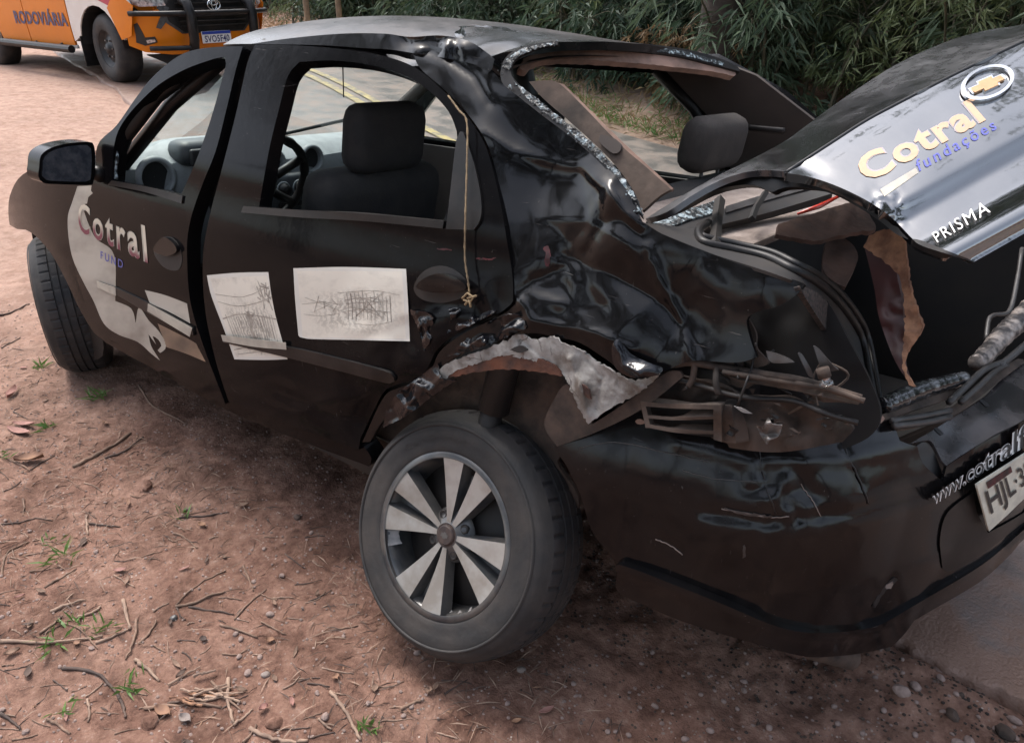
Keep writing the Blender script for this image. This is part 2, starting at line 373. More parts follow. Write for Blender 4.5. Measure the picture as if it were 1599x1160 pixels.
def fillermat():
    m = mat('cracked_body_filler', (.29, .28, .265), .8, c2=(.11, .09, .075), scale=13, lo=.44, hi=.62, detail=8, bump=.6, bscale=45, dist=.006); N, L = m.node_tree.nodes, m.node_tree.links; p = N['Principled BSDF']; tc = N.new('ShaderNodeTexCoord')
    old = p.inputs['Base Color'].links[0].from_socket
    n = N.new('ShaderNodeTexNoise'); n.inputs['Scale'].default_value = 14; n.inputs['Detail'].default_value = 5; L.new(tc.outputs['Object'], n.inputs[0])
    w = N.new('ShaderNodeVectorMath'); w.operation = 'MULTIPLY_ADD'; L.new(n.outputs['Color'], w.inputs[0]); w.inputs[1].default_value = (.08, .08, .08); L.new(tc.outputs['Object'], w.inputs[2])
    v = N.new('ShaderNodeTexVoronoi'); v.feature = 'DISTANCE_TO_EDGE'; v.inputs['Scale'].default_value = 20; L.new(w.outputs[0], v.inputs['Vector'])
    r = N.new('ShaderNodeMapRange'); r.inputs[1].default_value = .012; r.inputs[2].default_value = .04; r.inputs[3].default_value = .75; r.inputs[4].default_value = 0; L.new(v.outputs[0], r.inputs[0])
    k = N.new('ShaderNodeMapRange'); k.inputs[1].default_value = .48; k.inputs[2].default_value = .56; L.new(n.outputs[0], k.inputs[0]); u = N.new('ShaderNodeMath'); u.operation = 'MULTIPLY'; L.new(r.outputs[0], u.inputs[0]); L.new(k.outputs[0], u.inputs[1])
    x = N.new('ShaderNodeMix'); x.data_type = 'RGBA'; L.new(u.outputs[0], x.inputs[0]); L.new(old, x.inputs[6]); x.inputs[7].default_value = (.045, .033, .027, 1)
    g = N.new('ShaderNodeMapRange'); g.inputs[1].default_value = .60; g.inputs[2].default_value = .68; L.new(n.outputs[0], g.inputs[0]); y = N.new('ShaderNodeMix'); y.data_type = 'RGBA'; L.new(g.outputs[0], y.inputs[0]); L.new(x.outputs[2], y.inputs[6]); y.inputs[7].default_value = (.11, .045, .026, 1)
    L.new(y.outputs[2], p.inputs['Base Color']); return m
M['filler'] = fillermat()
M['rust'] = mat('rusty_steel', (.13, .045, .022), .75, c2=(.035, .016, .012), scale=12, bump=.4, bscale=40)
M['mud'] = mat('dried_mud_steel', (.07, .047, .036), .9, c2=(.016, .012, .010), scale=11, bump=.3, bscale=30)
M['mudtrim'] = mat('dusty_brown_trim', (.095, .068, .053), .9, c2=(.03, .023, .019), scale=11, bump=.15, bscale=50)
M['copper'] = mat('bare_header_primer', (.30, .185, .14), .65, c2=(.15, .095, .072), scale=12, bump=.15)
M['glassbits'] = mat('broken_glass_edge', (.30, .37, .40), .3, c2=(.015, .018, .02), scale=60, lo=.40, hi=.50, bump=.8, bscale=110)
M['greydash'] = mat('light_grey_dash', (.27, .285, .29), .6, c2=(.22, .232, .236), scale=20, bump=.08, bscale=200)
M['darkdash'] = mat('dark_grey_dash', (.045, .05, .055), .5, c2=(.03, .033, .036), scale=20)
M['seat'] = mat('black_seat_cloth', (.016, .0155, .016), .9, c2=(.028, .025, .023), scale=12, bump=.15, bscale=180)
M['headrest'] = mat('grey_headrest_cloth', (.05, .042, .038), .85, c2=(.032, .028, .026), scale=10, bump=.15, bscale=200)
M['trim'] = mat('brown_grey_trim', (.055, .042, .036), .8, c2=(.035, .028, .026), scale=4)
M['shelf'] = mat('dusty_parcel_shelf', (.24, .20, .18), .9, c2=(.15, .12, .105), scale=10, bump=.2, bscale=120)
M['board'] = mat('torn_board_brown', (.34, .18, .105), .9, c2=(.16, .08, .05), scale=25, bump=.7, bscale=60)
M['maroon'] = mat('maroon_board_face', (.055, .016, .015), .5, c2=(.03, .01, .01), scale=8)
M['brownfelt'] = mat('brown_trunk_felt', (.085, .048, .036), .95, c2=(.035, .022, .018), scale=12, bump=.3, bscale=90)
M['felt'] = mat('perforated_felt', (.055, .042, .037), .9, c2=(.015, .013, .0125), scale=140, lo=.45, hi=.55)
M['steel'] = mat('bare_bent_steel', (.25, .245, .24), .4, .5, c2=(.08, .06, .05), scale=14, bump=.3, bscale=30)
M['greybar'] = mat('grey_plastic_strip', (.055, .052, .052), .4, c2=(.025, .022, .021), scale=18)
M['chrome'] = mat('chrome', (.75, .75, .76), .15, 1.)
M['gold'] = mat('faded_gold', (.55, .33, .17), .4, .2, c2=(.45, .27, .14), scale=30)
M['peach'] = mat('faded_peach_vinyl', (.56, .37, .235), .5, c2=(.48, .31, .20), scale=8)
M['peachedge'] = mat('vinyl_outline_grey', (.34, .30, .32), .5)
M['bluevinyl'] = mat('blue_vinyl', (.09, .10, .36), .5)
M['cream'] = mat('cream_vinyl', (.46, .43, .36), .5, c2=(.32, .29, .25), scale=14)
M['creamdirty'] = mat('dusty_cream_vinyl', (.42, .385, .33), .55, c2=(.17, .14, .115), scale=12, lo=.45, hi=.75, coords='UV')
M['sillsticker'] = mat('brown_photo_sticker', (.30, .20, .13), .5, c2=(.10, .07, .05), scale=9, coords='UV')
M['white'] = mat('white_print', (.72, .70, .68), .5)
M['black'] = mat('black_print', (.012, .012, .013), .5)
M['mirror'] = mat('dusty_mirror_glass', (.025, .03, .04), .25, c2=(.06, .065, .075), scale=30, coat=.5)
M['redlens'] = mat('red_lamp_lens', (.45, .035, .02), .2, coat=.6)
M['redmark'] = mat('red_paint_scuff', (.07, .002, .006), .6, c2=(.01, .003, .004), scale=60)
M['twine'] = mat('tan_twine', (.28, .20, .11), .9, c2=(.14, .10, .06), scale=60)
M['plate'] = mat('plate_ivory', (.62, .60, .50), .45, c2=(.45, .43, .37), scale=20)
M['woodrod'] = mat('pale_bamboo_pole', (.33, .25, .16), .8, c2=(.2, .15, .1), scale=6)
def glassmat(name, tint, fac):
    m = bpy.data.materials.new(name); m.use_nodes = True; N, L = m.node_tree.nodes, m.node_tree.links; N.remove(N['Principled BSDF'])
    t = N.new('ShaderNodeBsdfTransparent'); t.inputs[0].default_value = (*tint, 1); g = N.new('ShaderNodeBsdfGlossy'); g.inputs['Roughness'].default_value = .02
    fr = N.new('ShaderNodeLayerWeight'); pw = N.new('ShaderNodeMath'); pw.operation = 'POWER'; pw.inputs[1].default_value = 4; L.new(fr.outputs['Facing'], pw.inputs[0])
    mu = N.new('ShaderNodeMath'); mu.operation = 'MULTIPLY_ADD'; mu.inputs[1].default_value = .8; mu.inputs[2].default_value = fac
    x = N.new('ShaderNodeMixShader'); L.new(pw.outputs[0], mu.inputs[0]); L.new(mu.outputs[0], x.inputs[0]); L.new(t.outputs[0], x.inputs[1]); L.new(g.outputs[0], x.inputs[2]); L.new(x.outputs[0], N['Material Output'].inputs[0]); return m
M['glass'] = glassmat('windscreen_glass', (.80, .90, .88), .04)
M['bulb'] = glassmat('bulb_glass', (.9, .9, .9), .15)
# ------------------------------------------------------------------ ground, road, verge
def yc(x):                                            # centre line of the road
    x = np.asarray(x, float); u = np.maximum(x-6, 0); return -2.9-.2*np.minimum(x, 6)-.015*np.clip(x, 0, 6)**2-.38*u+.008*u*u*np.where(u < 24, 1, 0)+np.where(u >= 24, .008*576, 0)
def gz0(x, y):
    x = np.asarray(x, float); y = np.asarray(y, float)
    z = .475*sstep(2.2, 9, x) + .02*np.maximum(0, x-9)
    far = np.maximum(0, yc(x)-2.6-y); z = z + .30*sstep(0, 5, far)+.10*np.minimum(far, 30)
    return z + .10*np.maximum(0, y-3.5)*sstep(3.5, 6, y)*.4
def roadmask(x, y): d = np.asarray(y)-yc(x); return sstep(2.86, 2.72, d)*sstep(-2.35, -2.2, d)
def gz(x, y):
    x = np.asarray(x, float); y = np.asarray(y, float)
    far = np.hypot(x-.5, y-1); k = 1/(1+(far/6)**2)
    r = .016*fbm(x*2.3, y*2.3, 3, 2)+.007*fbm(x*9, y*9, 5, 2)+.0045*np.abs(vn(x*30, y*30, 8))+.003*vn(x*55, y*55, 12)*(far < 4)
    edge = sstep(1.0, .0, np.abs(np.asarray(y)-yc(x)-3.0))*sstep(1.5, -.2, x)
    r = r + edge*(.02*np.abs(vn(x*14, y*14, 21))+.012*np.abs(vn(x*33, y*33, 22)))
    return gz0(x, y)+r*(.35+.65*k)-.06*roadmask(x, y)
def axis(lo, a, b, hi, st, g=1.12):
    c = list(np.arange(a, b, st)); s = st; x = b
    while x < hi: c.append(x); s *= g; x += s
    c.append(hi); s = st; x = a; l = []
    while x > lo: s *= g; x -= s; l.append(max(x, lo))
    return np.array(sorted(set(l+c)))
gxs, gys = axis(-70, -1.5, 3.5, 140, .0135), axis(-110, -.5, 2.3, 70, .0135)
GX, GY = np.meshgrid(gxs, gys, indexing='ij'); GZ = gz(GX, GY)
nx, ny = GX.shape; idx = np.arange(nx*ny).reshape(nx, ny)
FQ = np.stack([idx[:-1, :-1], idx[1:, :-1], idx[1:, 1:], idx[:-1, 1:]], -1).reshape(-1, 4)
def groundmat():
    m = bpy.data.materials.new('red_dirt'); m.use_nodes = True; N, L = m.node_tree.nodes, m.node_tree.links; p = N['Principled BSDF']; p.inputs['Roughness'].default_value = .95; p.inputs['Specular IOR Level'].default_value = .2
    tc = N.new('ShaderNodeTexCoord')
    def noise(s, d=6, r=.62):
        n = N.new('ShaderNodeTexNoise'); n.inputs['Scale'].default_value = s; n.inputs['Detail'].default_value = d; n.inputs['Roughness'].default_value = r; L.new(tc.outputs['Object'], n.inputs['Vector']); return n.outputs[0]
    def ramp(src, stops):
        r = N.new('ShaderNodeValToRGB'); e = r.color_ramp.elements
        while len(e) < len(stops): e.new(.5)
        for k, (q, c) in zip(e, stops): k.position = q; k.color = (*c, 1)
        L.new(src, r.inputs[0]); return r.outputs[0]
    def mix(a, b, f, mode='MIX'):
        x = N.new('ShaderNodeMix'); x.data_type = 'RGBA'; x.blend_type = mode
        if isinstance(f, float): x.inputs[0].default_value = f
        else: L.new(f, x.inputs[0])
        L.new(a, x.inputs[6]); L.new(b, x.inputs[7]); return x.outputs[2]
    base = ramp(noise(1.7, 7, .65), [(.34, (.115, .058, .042)), (.48, (.205, .112, .082)), (.62, (.32, .195, .148))])
    fine = ramp(noise(26, 6, .75), [(.34, (.045, .026, .021)), (.45, (.165, .09, .066)), (.60, (.28, .17, .127)), (.72, (.44, .33, .275))])
    c = mix(base, fine, .55)
    v = N.new('ShaderNodeTexVoronoi'); v.inputs['Scale'].default_value = 75; L.new(tc.outputs['Object'], v.inputs['Vector'])
    spk = N.new('ShaderNodeMath'); spk.operation = 'LESS_THAN'; spk.inputs[1].default_value = .22; L.new(v.outputs['Distance'], spk.inputs[0])
    sel = N.new('ShaderNodeMath'); sel.operation = 'MULTIPLY'; L.new(spk.outputs[0], sel.inputs[0]); s2 = N.new('ShaderNodeMapRange'); s2.inputs[1].default_value = .52; s2.inputs[2].default_value = .6; L.new(noise(9, 3), s2.inputs[0]); L.new(s2.outputs[0], sel.inputs[1])
    grey = ramp(v.outputs['Color'], [(0, (.10, .07, .06)), (1, (.46, .38, .33))]); c = mix(c, grey, sel.outputs[0])
    dk = ramp(noise(4.5, 8, .7), [(.38, (.42, .38, .36)), (.54, (1, 1, 1))]); c = mix(c, dk, .75, 'MULTIPLY')
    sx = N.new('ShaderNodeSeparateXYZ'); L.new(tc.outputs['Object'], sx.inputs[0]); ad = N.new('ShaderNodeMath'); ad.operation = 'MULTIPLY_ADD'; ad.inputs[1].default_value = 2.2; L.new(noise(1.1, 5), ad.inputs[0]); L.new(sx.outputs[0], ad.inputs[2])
    lightfall = N.new('ShaderNodeMapRange'); lightfall.inputs[1].default_value = 2.6; lightfall.inputs[2].default_value = 5.2; lightfall.inputs[3].default_value = 0; lightfall.inputs[4].default_value = .6; L.new(ad.outputs[0], lightfall.inputs[0])
    dry = ramp(noise(12, 6, .7), [(.3, (.28, .175, .13)), (.6, (.48, .335, .265))]); c = mix(c, dry, lightfall.outputs[0])  # paler soil toward +X paints the light falloff into the colour
    L.new(c, p.inputs['Base Color'])
    b = N.new('ShaderNodeBump'); b.inputs['Strength'].default_value = .8; b.inputs['Distance'].default_value = .012; L.new(noise(70, 6, .7), b.inputs['Height']); L.new(b.outputs[0], p.inputs['Normal']); return m
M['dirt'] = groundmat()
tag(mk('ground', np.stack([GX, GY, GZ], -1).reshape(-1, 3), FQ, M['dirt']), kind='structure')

M['asphalt'] = mat('dusty_asphalt', (.12, .10, .094), .42, c2=(.24, .175, .15), scale=3.5, lo=.4, hi=.62, detail=8, bump=.6, bscale=110, dist=.008, rough2=.75)
_N, _L = M['asphalt'].node_tree.nodes, M['asphalt'].node_tree.links; _p = _N['Principled BSDF']; _c = _p.inputs['Base Color'].links[0].from_socket
_at = _N.new('ShaderNodeAttribute'); _at.attribute_name = 'edge'; _no = _N.new('ShaderNodeTexNoise'); _no.inputs['Scale'].default_value = 7; _no.inputs['Detail'].default_value = 8; _no.inputs['Roughness'].default_value = .7; _tc = _N.new('ShaderNodeTexCoord'); _L.new(_tc.outputs['Object'], _no.inputs[0])
_ad = _N.new('ShaderNodeMath'); _ad.operation = 'MULTIPLY_ADD'; _ad.inputs[1].default_value = 1.6; _L.new(_no.outputs[0], _ad.inputs[0]); _L.new(_at.outputs['Fac'], _ad.inputs[2]); _mr = _N.new('ShaderNodeMapRange'); _mr.inputs[1].default_value = .95; _mr.inputs[2].default_value = 1.35; _L.new(_ad.outputs[0], _mr.inputs[0])
_x = _N.new('ShaderNodeMix'); _x.data_type = 'RGBA'; _L.new(_mr.outputs[0], _x.inputs[0]); _L.new(_c, _x.inputs[6]); _x.inputs[7].default_value = (.19, .115, .085, 1); _L.new(_x.outputs[2], _p.inputs['Base Color'])
rx = axis(-70, -1.5, 2., 140, .012, 1.1); rv = np.concatenate([[0, .0015], np.linspace(.004, .12, 24), np.linspace(.14, 1, 26)])
lead = yc(rx)+2.8+.07*fbm(rx*3, rx*0, 31, 4)+.012*vn(rx*40, rx*0, 33)
RX = np.repeat(rx[:, None], len(rv), 1); RY = lead[:, None]+(yc(rx)-2.28-lead)[:, None]*rv
RZ = gz0(RX, RY)+.004+.008*sstep(0, .03, rv)[None]+.007*fbm(RX*6, RY*6, 41, 3)*(np.hypot(RX, RY) < 6); RZ[:, 0] -= .09; RZ[:, 1] -= .012*np.abs(vn(rx*25, rx*0, 5)); RZ[:, -1] -= .05
i2 = np.arange(RX.size).reshape(RX.shape); RF = np.stack([i2[:-1, 1:], i2[1:, 1:], i2[1:, :-1], i2[:-1, :-1]], -1).reshape(-1, 4)
road = tag(mk('road', np.stack([RX, RY, RZ], -1).reshape(-1, 3), RF, M['asphalt']), kind='structure')
_e = road.data.attributes.new('edge', 'FLOAT', 'POINT'); _e.data.foreach_set('value', np.repeat(np.exp(-rv*5/.28)[None], len(rx), 0).ravel().astype(np.float32))
M['yellow'] = mat('worn_yellow_paint', (.42, .31, .13), .7, c2=(.20, .16, .12), scale=9, lo=.42, hi=.62)
def strip(name, off, w):
    x = np.concatenate([np.arange(-6, 4, .25), np.arange(4, 60, .6)]); V = []
    for s in (0, w): V.append(np.c_[x, yc(x)+off+s, gz0(x, yc(x)+off+s)+.024])
    n = len(x); tag(mk(name, np.vstack(V), [(i, i+1, n+i+1, n+i) for i in range(n-1)], M['yellow']), kind='structure')
strip('yellow_road_line', -.02, .11); strip('yellow_road_line', .20, .11)

def ground_at(px, lift=0.):                           # traced point -> ground
    d = rays([px])[0]; z = 0.
    for _ in range(7): P = CAM+d*((z-CAM[2])/d[2]); z = z*.3+.7*float(gz(P[0], P[1]))
    P[2] = float(gz(P[0], P[1]))+lift; return P

# ------------------------------------------------------------------ roadside vegetation
def leafmat(name, c, c2, tr=.25):
    m = bpy.data.materials.new(name); m.use_nodes = True; N, L = m.node_tree.nodes, m.node_tree.links; p = N['Principled BSDF']; p.inputs['Roughness'].default_value = .55
    tc = N.new('ShaderNodeTexCoord'); n = N.new('ShaderNodeTexNoise'); n.inputs['Scale'].default_value = 1.6; n.inputs['Detail'].default_value = 5; L.new(tc.outputs['Object'], n.inputs['Vector'])
    r = N.new('ShaderNodeMapRange'); r.inputs[1].default_value = .35; r.inputs[2].default_value = .65; L.new(n.outputs[0], r.inputs[0])
    x = N.new('ShaderNodeMix'); x.data_type = 'RGBA'; x.inputs[6].default_value = (*c, 1); x.inputs[7].default_value = (*c2, 1); L.new(r.outputs[0], x.inputs[0]); L.new(x.outputs[2], p.inputs['Base Color'])
    t = N.new('ShaderNodeBsdfTranslucent'); L.new(x.outputs[2], t.inputs[0]); s = N.new('ShaderNodeMixShader'); s.inputs[0].default_value = tr
    L.new(p.outputs[0], s.inputs[1]); L.new(t.outputs[0], s.inputs[2]); L.new(s.outputs[0], N['Material Output'].inputs[0]); return m
M['bamboo'] = leafmat('bamboo_leaf', (.042, .075, .042), (.10, .145, .08)); M['broad'] = leafmat('broad_leaf', (.025, .05, .025), (.07, .10, .045))
M['bamboo2'] = leafmat('bamboo_leaf_yellowish', (.05, .08, .03), (.13, .16, .065)); M['bamboo3'] = leafmat('bamboo_leaf_dark', (.022, .046, .026), (.06, .10, .052)); M['dryleaf'] = leafmat('dry_leaf', (.16, .10, .05), (.30, .20, .10)); M['grass'] = leafmat('grass_blade', (.07, .145, .03), (.13, .23, .05))
M['culm'] = mat('bamboo_culm', (.05, .05, .03), .7, c2=(.10, .085, .05), scale=5); M['bark'] = mat('dark_bark', (.035, .027, .022), .9, c2=(.07, .055, .045), scale=8, bump=.5)
def leaf_quads(P, D, ln, wd, rng):
    """folded leaves: base points P, directions D"""
    n = len(P); D = D/np.linalg.norm(D, axis=1)[:, None]; r = rng.normal(size=(n, 3)); S = np.cross(D, r); S /= np.linalg.norm(S, axis=1)[:, None]
    ln = ln*rng.uniform(.65, 1.25, n)[:, None]; w = wd*rng.uniform(.8, 1.2, n)[:, None]; dr = np.array([0, 0, -1.])*ln*.18
    V = np.stack([P, P+D*ln*.4+S*w, P+D*ln+dr, P+D*ln*.4-S*w], 1).reshape(-1, 3)
    return V, np.arange(4*n).reshape(n, 4)
def bamboo_mesh(seed, H):
    r = np.random.default_rng(seed); culms, LP, LD = [], [], []
    for k in range(15):
        a = r.uniform(0, 6.28); lean = r.uniform(.2, 1.5); h = H*r.uniform(.55, 1.1); b = np.array([*(r.normal(size=2)*.35), -.15])
        t = np.linspace(0, 1, 9); C = b+np.c_[lean*t**2*math.cos(a), lean*t**2*math.sin(a), h*(t-.28*t**3)]; culms.append(tube(C, np.linspace(.022, .006, 9), 5, False))
        for f in range(26):
            u = r.uniform(.06, 1)**.8; p = np.array([np.interp(u, t, C[:, j]) for j in range(3)]); ba = r.uniform(0, 6.28); bl = r.uniform(.15, .75)*(1.1-.4*u)
            q = p+np.array([math.cos(ba)*bl, math.sin(ba)*bl, -.10*bl+r.uniform(-.15, .2)]); culms.append(tube(np.array([p, (p+q)/2+[0, 0, .05], q]), np.array([.004, .003, .002]), 3, False))
            m = r.integers(8, 14); da = ba+r.normal(size=m)*.8; LP.append(np.repeat(q[None], m, 0)+r.normal(size=(m, 3))*.045); LD.append(np.c_[np.cos(da), np.sin(da), r.uniform(-1.3, .1, m)])
    return join(culms), leaf_quads(np.vstack(LP), np.vstack(LD), (.21, .17, .25, .19, .15)[seed % 5], (.014, .011, .017, .016, .010)[seed % 5], r)
BV = []
for s in range(5):
    (cv, cf), (lv, lf) = bamboo_mesh(100+s, [3.1, 2.7, 3.5, 2.3, 2.9][s])
    BV.append((cv, cf, lv, lf))
BM = {}
def bamboo(x, y, k, sc, rz, label, dry=False):
    o = root('bamboo_clump', label, 'bamboo', (x, y, float(gz0(x, y))), rz, 'bamboo clumps along the far roadside'); o.scale = (sc,)*3
    for j, nm in ((0, 'culms'), (2, 'foliage')):
        key = (k, j, dry)
        if key not in BM:
            q = mk(nm, BV[k][j], BV[k][j+1], M['culm'] if j == 0 else M['dryleaf' if dry else ('bamboo', 'bamboo2', 'bamboo', 'bamboo3', 'bamboo2')[k]], o, j == 0, False); BM[key] = q.data
        else: q = bpy.data.objects.new(nm, BM[key]); COL.objects.link(q); q.parent = o
    return o
r_ = np.random.default_rng(5); n_ = 0
for x in list(np.arange(-5.5, 14, 1.15))+list(np.arange(14, 46, 2.6)):
    for row in range(3 if x > 2 else 2):
        xx = x+r_.uniform(-.5, .5)+.4*row; y = float(yc(xx))-3.4-1.5*row-r_.uniform(0, .7)-(.3 if xx < 4 else 0)
        bamboo(xx, y, int(r_.integers(5)), r_.uniform(.85, 1.2)*(1+.12*row), r_.uniform(0, 6.28), 'drooping green bamboo clump on the bank across the road'); n_ += 1
for x, y in ((3.6, -7.6), (-.8, -6.0)):
    o = bamboo(x, y, 3, .62, 1., 'low dry brown bamboo clump among the green ones on the bank', True); o['group'] = 'dry brown clumps'

def tree_mesh(seed, H, R, leaf, n):
    r = np.random.default_rng(seed); P = [tube(np.array([[0, 0, -.3], [.05, 0, H*.3], [.1, .1, H*.6], [0, .1, H*.9]]), np.array([.2, .16, .11, .04]), 8, False)]; ends = []
    for k in range(16):
        a = r.uniform(0, 6.28); z = H*r.uniform(.3, .85); l = R*r.uniform(.5, 1); q = np.array([math.cos(a)*l, math.sin(a)*l, z+r.uniform(.2, 1.2)]); s = np.array([.06, .05, z])
        P.append(tube(spline([s, (s+q)/2+[0, 0, .2], q], 3), np.linspace(.06, .012, 7), 5, False)); ends += [q, (s+2*q)/3]
    E = np.array(ends); c = E[r.integers(len(E), size=n)]+r.normal(size=(n, 3))*np.array([.5, .5, .38]); D = r.normal(size=(n, 3)); D[:, 2] -= .4
    return join(P), leaf_quads(c, D, leaf, leaf*.28, r)
TV = [tree_mesh(s, h, R, .2, n) for s, h, R, n in ((1, 7.5, 2.6, 5200), (2, 9, 3.0, 6500))]; TM = {}
def tree(x, y, k, sc, rz, label, group):
    o = root('broadleaf_tree', label, 'tree', (x, y, float(gz0(x, y))), rz, group); o.scale = (sc,)*3
    for j, nm in ((0, 'trunk'), (1, 'crown')):
        if (k, j) not in TM: q = mk(nm, TV[k][j][0], TV[k][j][1], M['bark'] if j == 0 else M['broad'], o, j == 0, False); TM[k, j] = q.data
        else: q = bpy.data.objects.new(nm, TM[k, j]); COL.objects.link(q); q.parent = o
for i, (x, y, sc) in enumerate(((1.2, -9.4, .8), (4.3, -10.2, .9), (8, -11.5, 1.), (12.5, -13, 1.0), (17, -17, 1.1), (22, -16, 1.), (26, -10.5, 1.1), (31, -9, 1.2), (30, -20, 1.2), (-2.5, -9.6, .75))):
    tree(x, y, i % 2, sc, i*1.3, 'dark leafy tree standing behind the bamboo across the road', 'trees behind the bamboo')
for i, (x, y, sc, k) in enumerate(((-.7, -6.4, .95, 1), (-6.4, -6.6, 1.2, 0))): tree(x, y, k, sc, i*1.9+.4, 'tall leafy tree added out of view to reflect in the boot lid', 'added trees reflected in the boot lid')  # unseen trees, put in for their leaf reflections in the boot lid
for i, (x, y, sc) in enumerate(((-7., 2.8, 1.15), (-3.5, 8.5, 1.), (1.0, 9.2, .95), (5.2, 8.6, 1.), (9.5, 7.4, 1.))):
    tree(x, y, (i+1) % 2, sc, i*2.1, 'leafy tree added out of view to darken the paint reflections', 'added trees for the paint reflections')  # unseen trees, put in to keep reflections in the black paint dark
def bush_mesh(seed):
    r = np.random.default_rng(seed); P, ends = [], []
    for k in range(13):
        a, l, h = r.uniform(0, 6.28), r.uniform(.25, .8), r.uniform(.4, 1.3); q = np.array([math.cos(a)*l, math.sin(a)*l, h]); P.append(tube(spline([(0, 0, -.05), q*[.4, .4, .6], q], 3), np.linspace(.014, .004, 7), 4, False)); ends += [q, q*[.7, .7, .75]]
    E = np.array(ends); c = E[r.integers(len(E), size=900)]+r.normal(size=(900, 3))*.16; c[:, 2] = np.maximum(c[:, 2], .03); D = r.normal(size=(900, 3)); D[:, 2] -= .2; return join(P), leaf_quads(c, D, .10, .026, r)
BU = [bush_mesh(61), bush_mesh(62)]; UM = {}
for i in range(12):
    x = r_.uniform(3, 14) if i < 8 else r_.uniform(12, 32); y = float(yc(x))-2.75-r_.uniform(0, .8); k = i % 2
    o = root('leafy_bush', 'low broad leaved bush at the foot of the bamboo across the road', 'bush', (x, y, float(gz0(x, y))), r_.uniform(0, 6), 'broad leaved bushes along the far verge'); o.scale = (r_.uniform(.5, .95),)*3
    for j, nm in ((0, 'stems'), (1, 'foliage')):
        if (k, j) not in UM: q = mk(nm, BU[k][j][0], BU[k][j][1], M['bark'] if j == 0 else M['broad'], o, j == 0, False); UM[k, j] = q.data
        else: q = bpy.data.objects.new(nm, UM[k, j]); COL.objects.link(q); q.parent = o
# thick dark trunk in the bamboo and two pale poles beyond the roof
def on_bank(px, py, dist):
    d = rays([(px, py)])[0]; d = d/np.linalg.norm(d[:2]); P = CAM+d*dist; return P
P = on_bank(1122, 100, 9.6); o = root('tree', 'thick bare dark trunk rising from the bamboo above the car roof', 'tree', (P[0], P[1], float(gz0(P[0], P[1]))))
v, f = tube(spline([(0, 0, -.3), (.03, 0, 1.2), (-.05, .04, 2.6), (.1, .02, 6)], 5), np.linspace(.26, .16, 16), 12, False); mk('trunk', v, f, M['bark'], o, True, False)
rr = np.random.default_rng(77); c = np.array([0, 0, 6.])+rr.normal(size=(2600, 3))*[1.1, 1.1, .8]; v, f = leaf_quads(c, rr.normal(size=(2600, 3)), .2, .05, rr); mk('crown', v, f, M['broad'], o, False, False)
for px, lean, lab in ((481, .05, 'pale bamboo pole beyond the car roof, left one of two'), (531, .02, 'pale bamboo pole beyond the car roof, right one of two')):
    P = on_bank(px, 40, 15.); z = float(gz0(P[0], P[1])); v, f = tube(np.array([[P[0], P[1], z-.2], [P[0]+lean, P[1]-lean, z+3.]]), .05, 8); tag(mk('bamboo_pole', v, f, M['woodrod']), lab, 'pole')

# litter and grass of the far verge
def scatter_blades(name, n, fx, ln, wd, m, up, seed):
    r = np.random.default_rng(seed); XY = fx(r, n); z = gz(XY[:, 0], XY[:, 1]); D = r.normal(size=(n, 3)); D[:, 2] = np.abs(D[:, 2])*up+up*.3-.1
    v, f = leaf_quads(np.c_[XY, z+.005], D, ln, wd, r); return tag(mk(name, v, f, m, None, False), kind='stuff')
def verge(r, n): x = r.uniform(-4, 1, n)**1*1.0; x = r.uniform(-3, 30, n); return np.c_[x, yc(x)-2.25-np.abs(r.normal(size=n))*1.3]
scatter_blades('dry_brush', 9000, verge, .26, .007, M['dryleaf'], .7, 1)
scatter_blades('verge_grass', 5000, lambda r, n: (lambda x: np.c_[x, yc(x)-2.3-np.abs(r.normal(size=n))*.5])(r.uniform(-3, 14, n)), .15, .006, M['grass'], 1.2, 2)
def farwood(r, n): x = r.uniform(-14, 60, n); return np.c_[x, yc(x)-9-r.uniform(0, 7, n)]
r = np.random.default_rng(3); n = 15000; XY = farwood(r, n); v, f = leaf_quads(np.c_[XY, gz0(XY[:, 0], XY[:, 1])+r.uniform(0, 1, n)**1.2*5], r.normal(size=(n, 3)), .55, .16, r)
tag(mk('far_woodland', v, f, M['broad'], None, False), kind='stuff')
# ------------------------------------------------------------------ the wrecked car: body
CAR = root('wrecked_car', 'wrecked black sedan with a torn rear end and sprung boot lid on the red dirt', 'car', (1.0, .1, 0))
REAR = dents([                                        # how far the steel is pushed in, traced over the flank
    ('blob', 860, 290, 70, 110, 10, .045), ('blob', 960, 330, 30, 60, -15, -.018), ('blob', 1060, 470, 90, 50, 25, .012),
    ('ridge', [(752, 205), (800, 235), (850, 250), (905, 262), (950, 300), (985, 340)], 20, -.016),
    ('ridge', [(905, 268), (935, 300), (940, 350), (915, 395)], 9, .012), ('ridge', [(950, 290), (975, 330), (1000, 352)], 6, -.012),
    ('ridge', [(1010, 385), (1030, 440), (1065, 500), (1080, 560)], 8, -.012), ('ridge', [(880, 400), (960, 430), (1040, 480), (1090, 540)], 26, .016),
    ('ridge', [(812, 470), (830, 500), (880, 510), (930, 520), (985, 545)], 8, -.012), ('ridge', [(800, 470), (830, 440), (880, 420)], 9, .010),
    ('facet', 900, 330, 120, 62, .016, 3), ('facet', 960, 470, 120, 58, .014, 4), ('facet', 800, 400, 80, 52, .010, 5), ('facet', 850, 500, 90, 26, .009, 6), ('facet', 950, 305, 60, 26, .008, 7), ('facet', 720, 80, 70, 26, .014, 8), ('facet', 1140, 450, 90, 50, .008, 9),
    ('ridge', [(660, 75), (700, 92), (740, 118), (765, 160)], 9, .012), ('blob', 800, 200, 24, 50, -20, .010)])
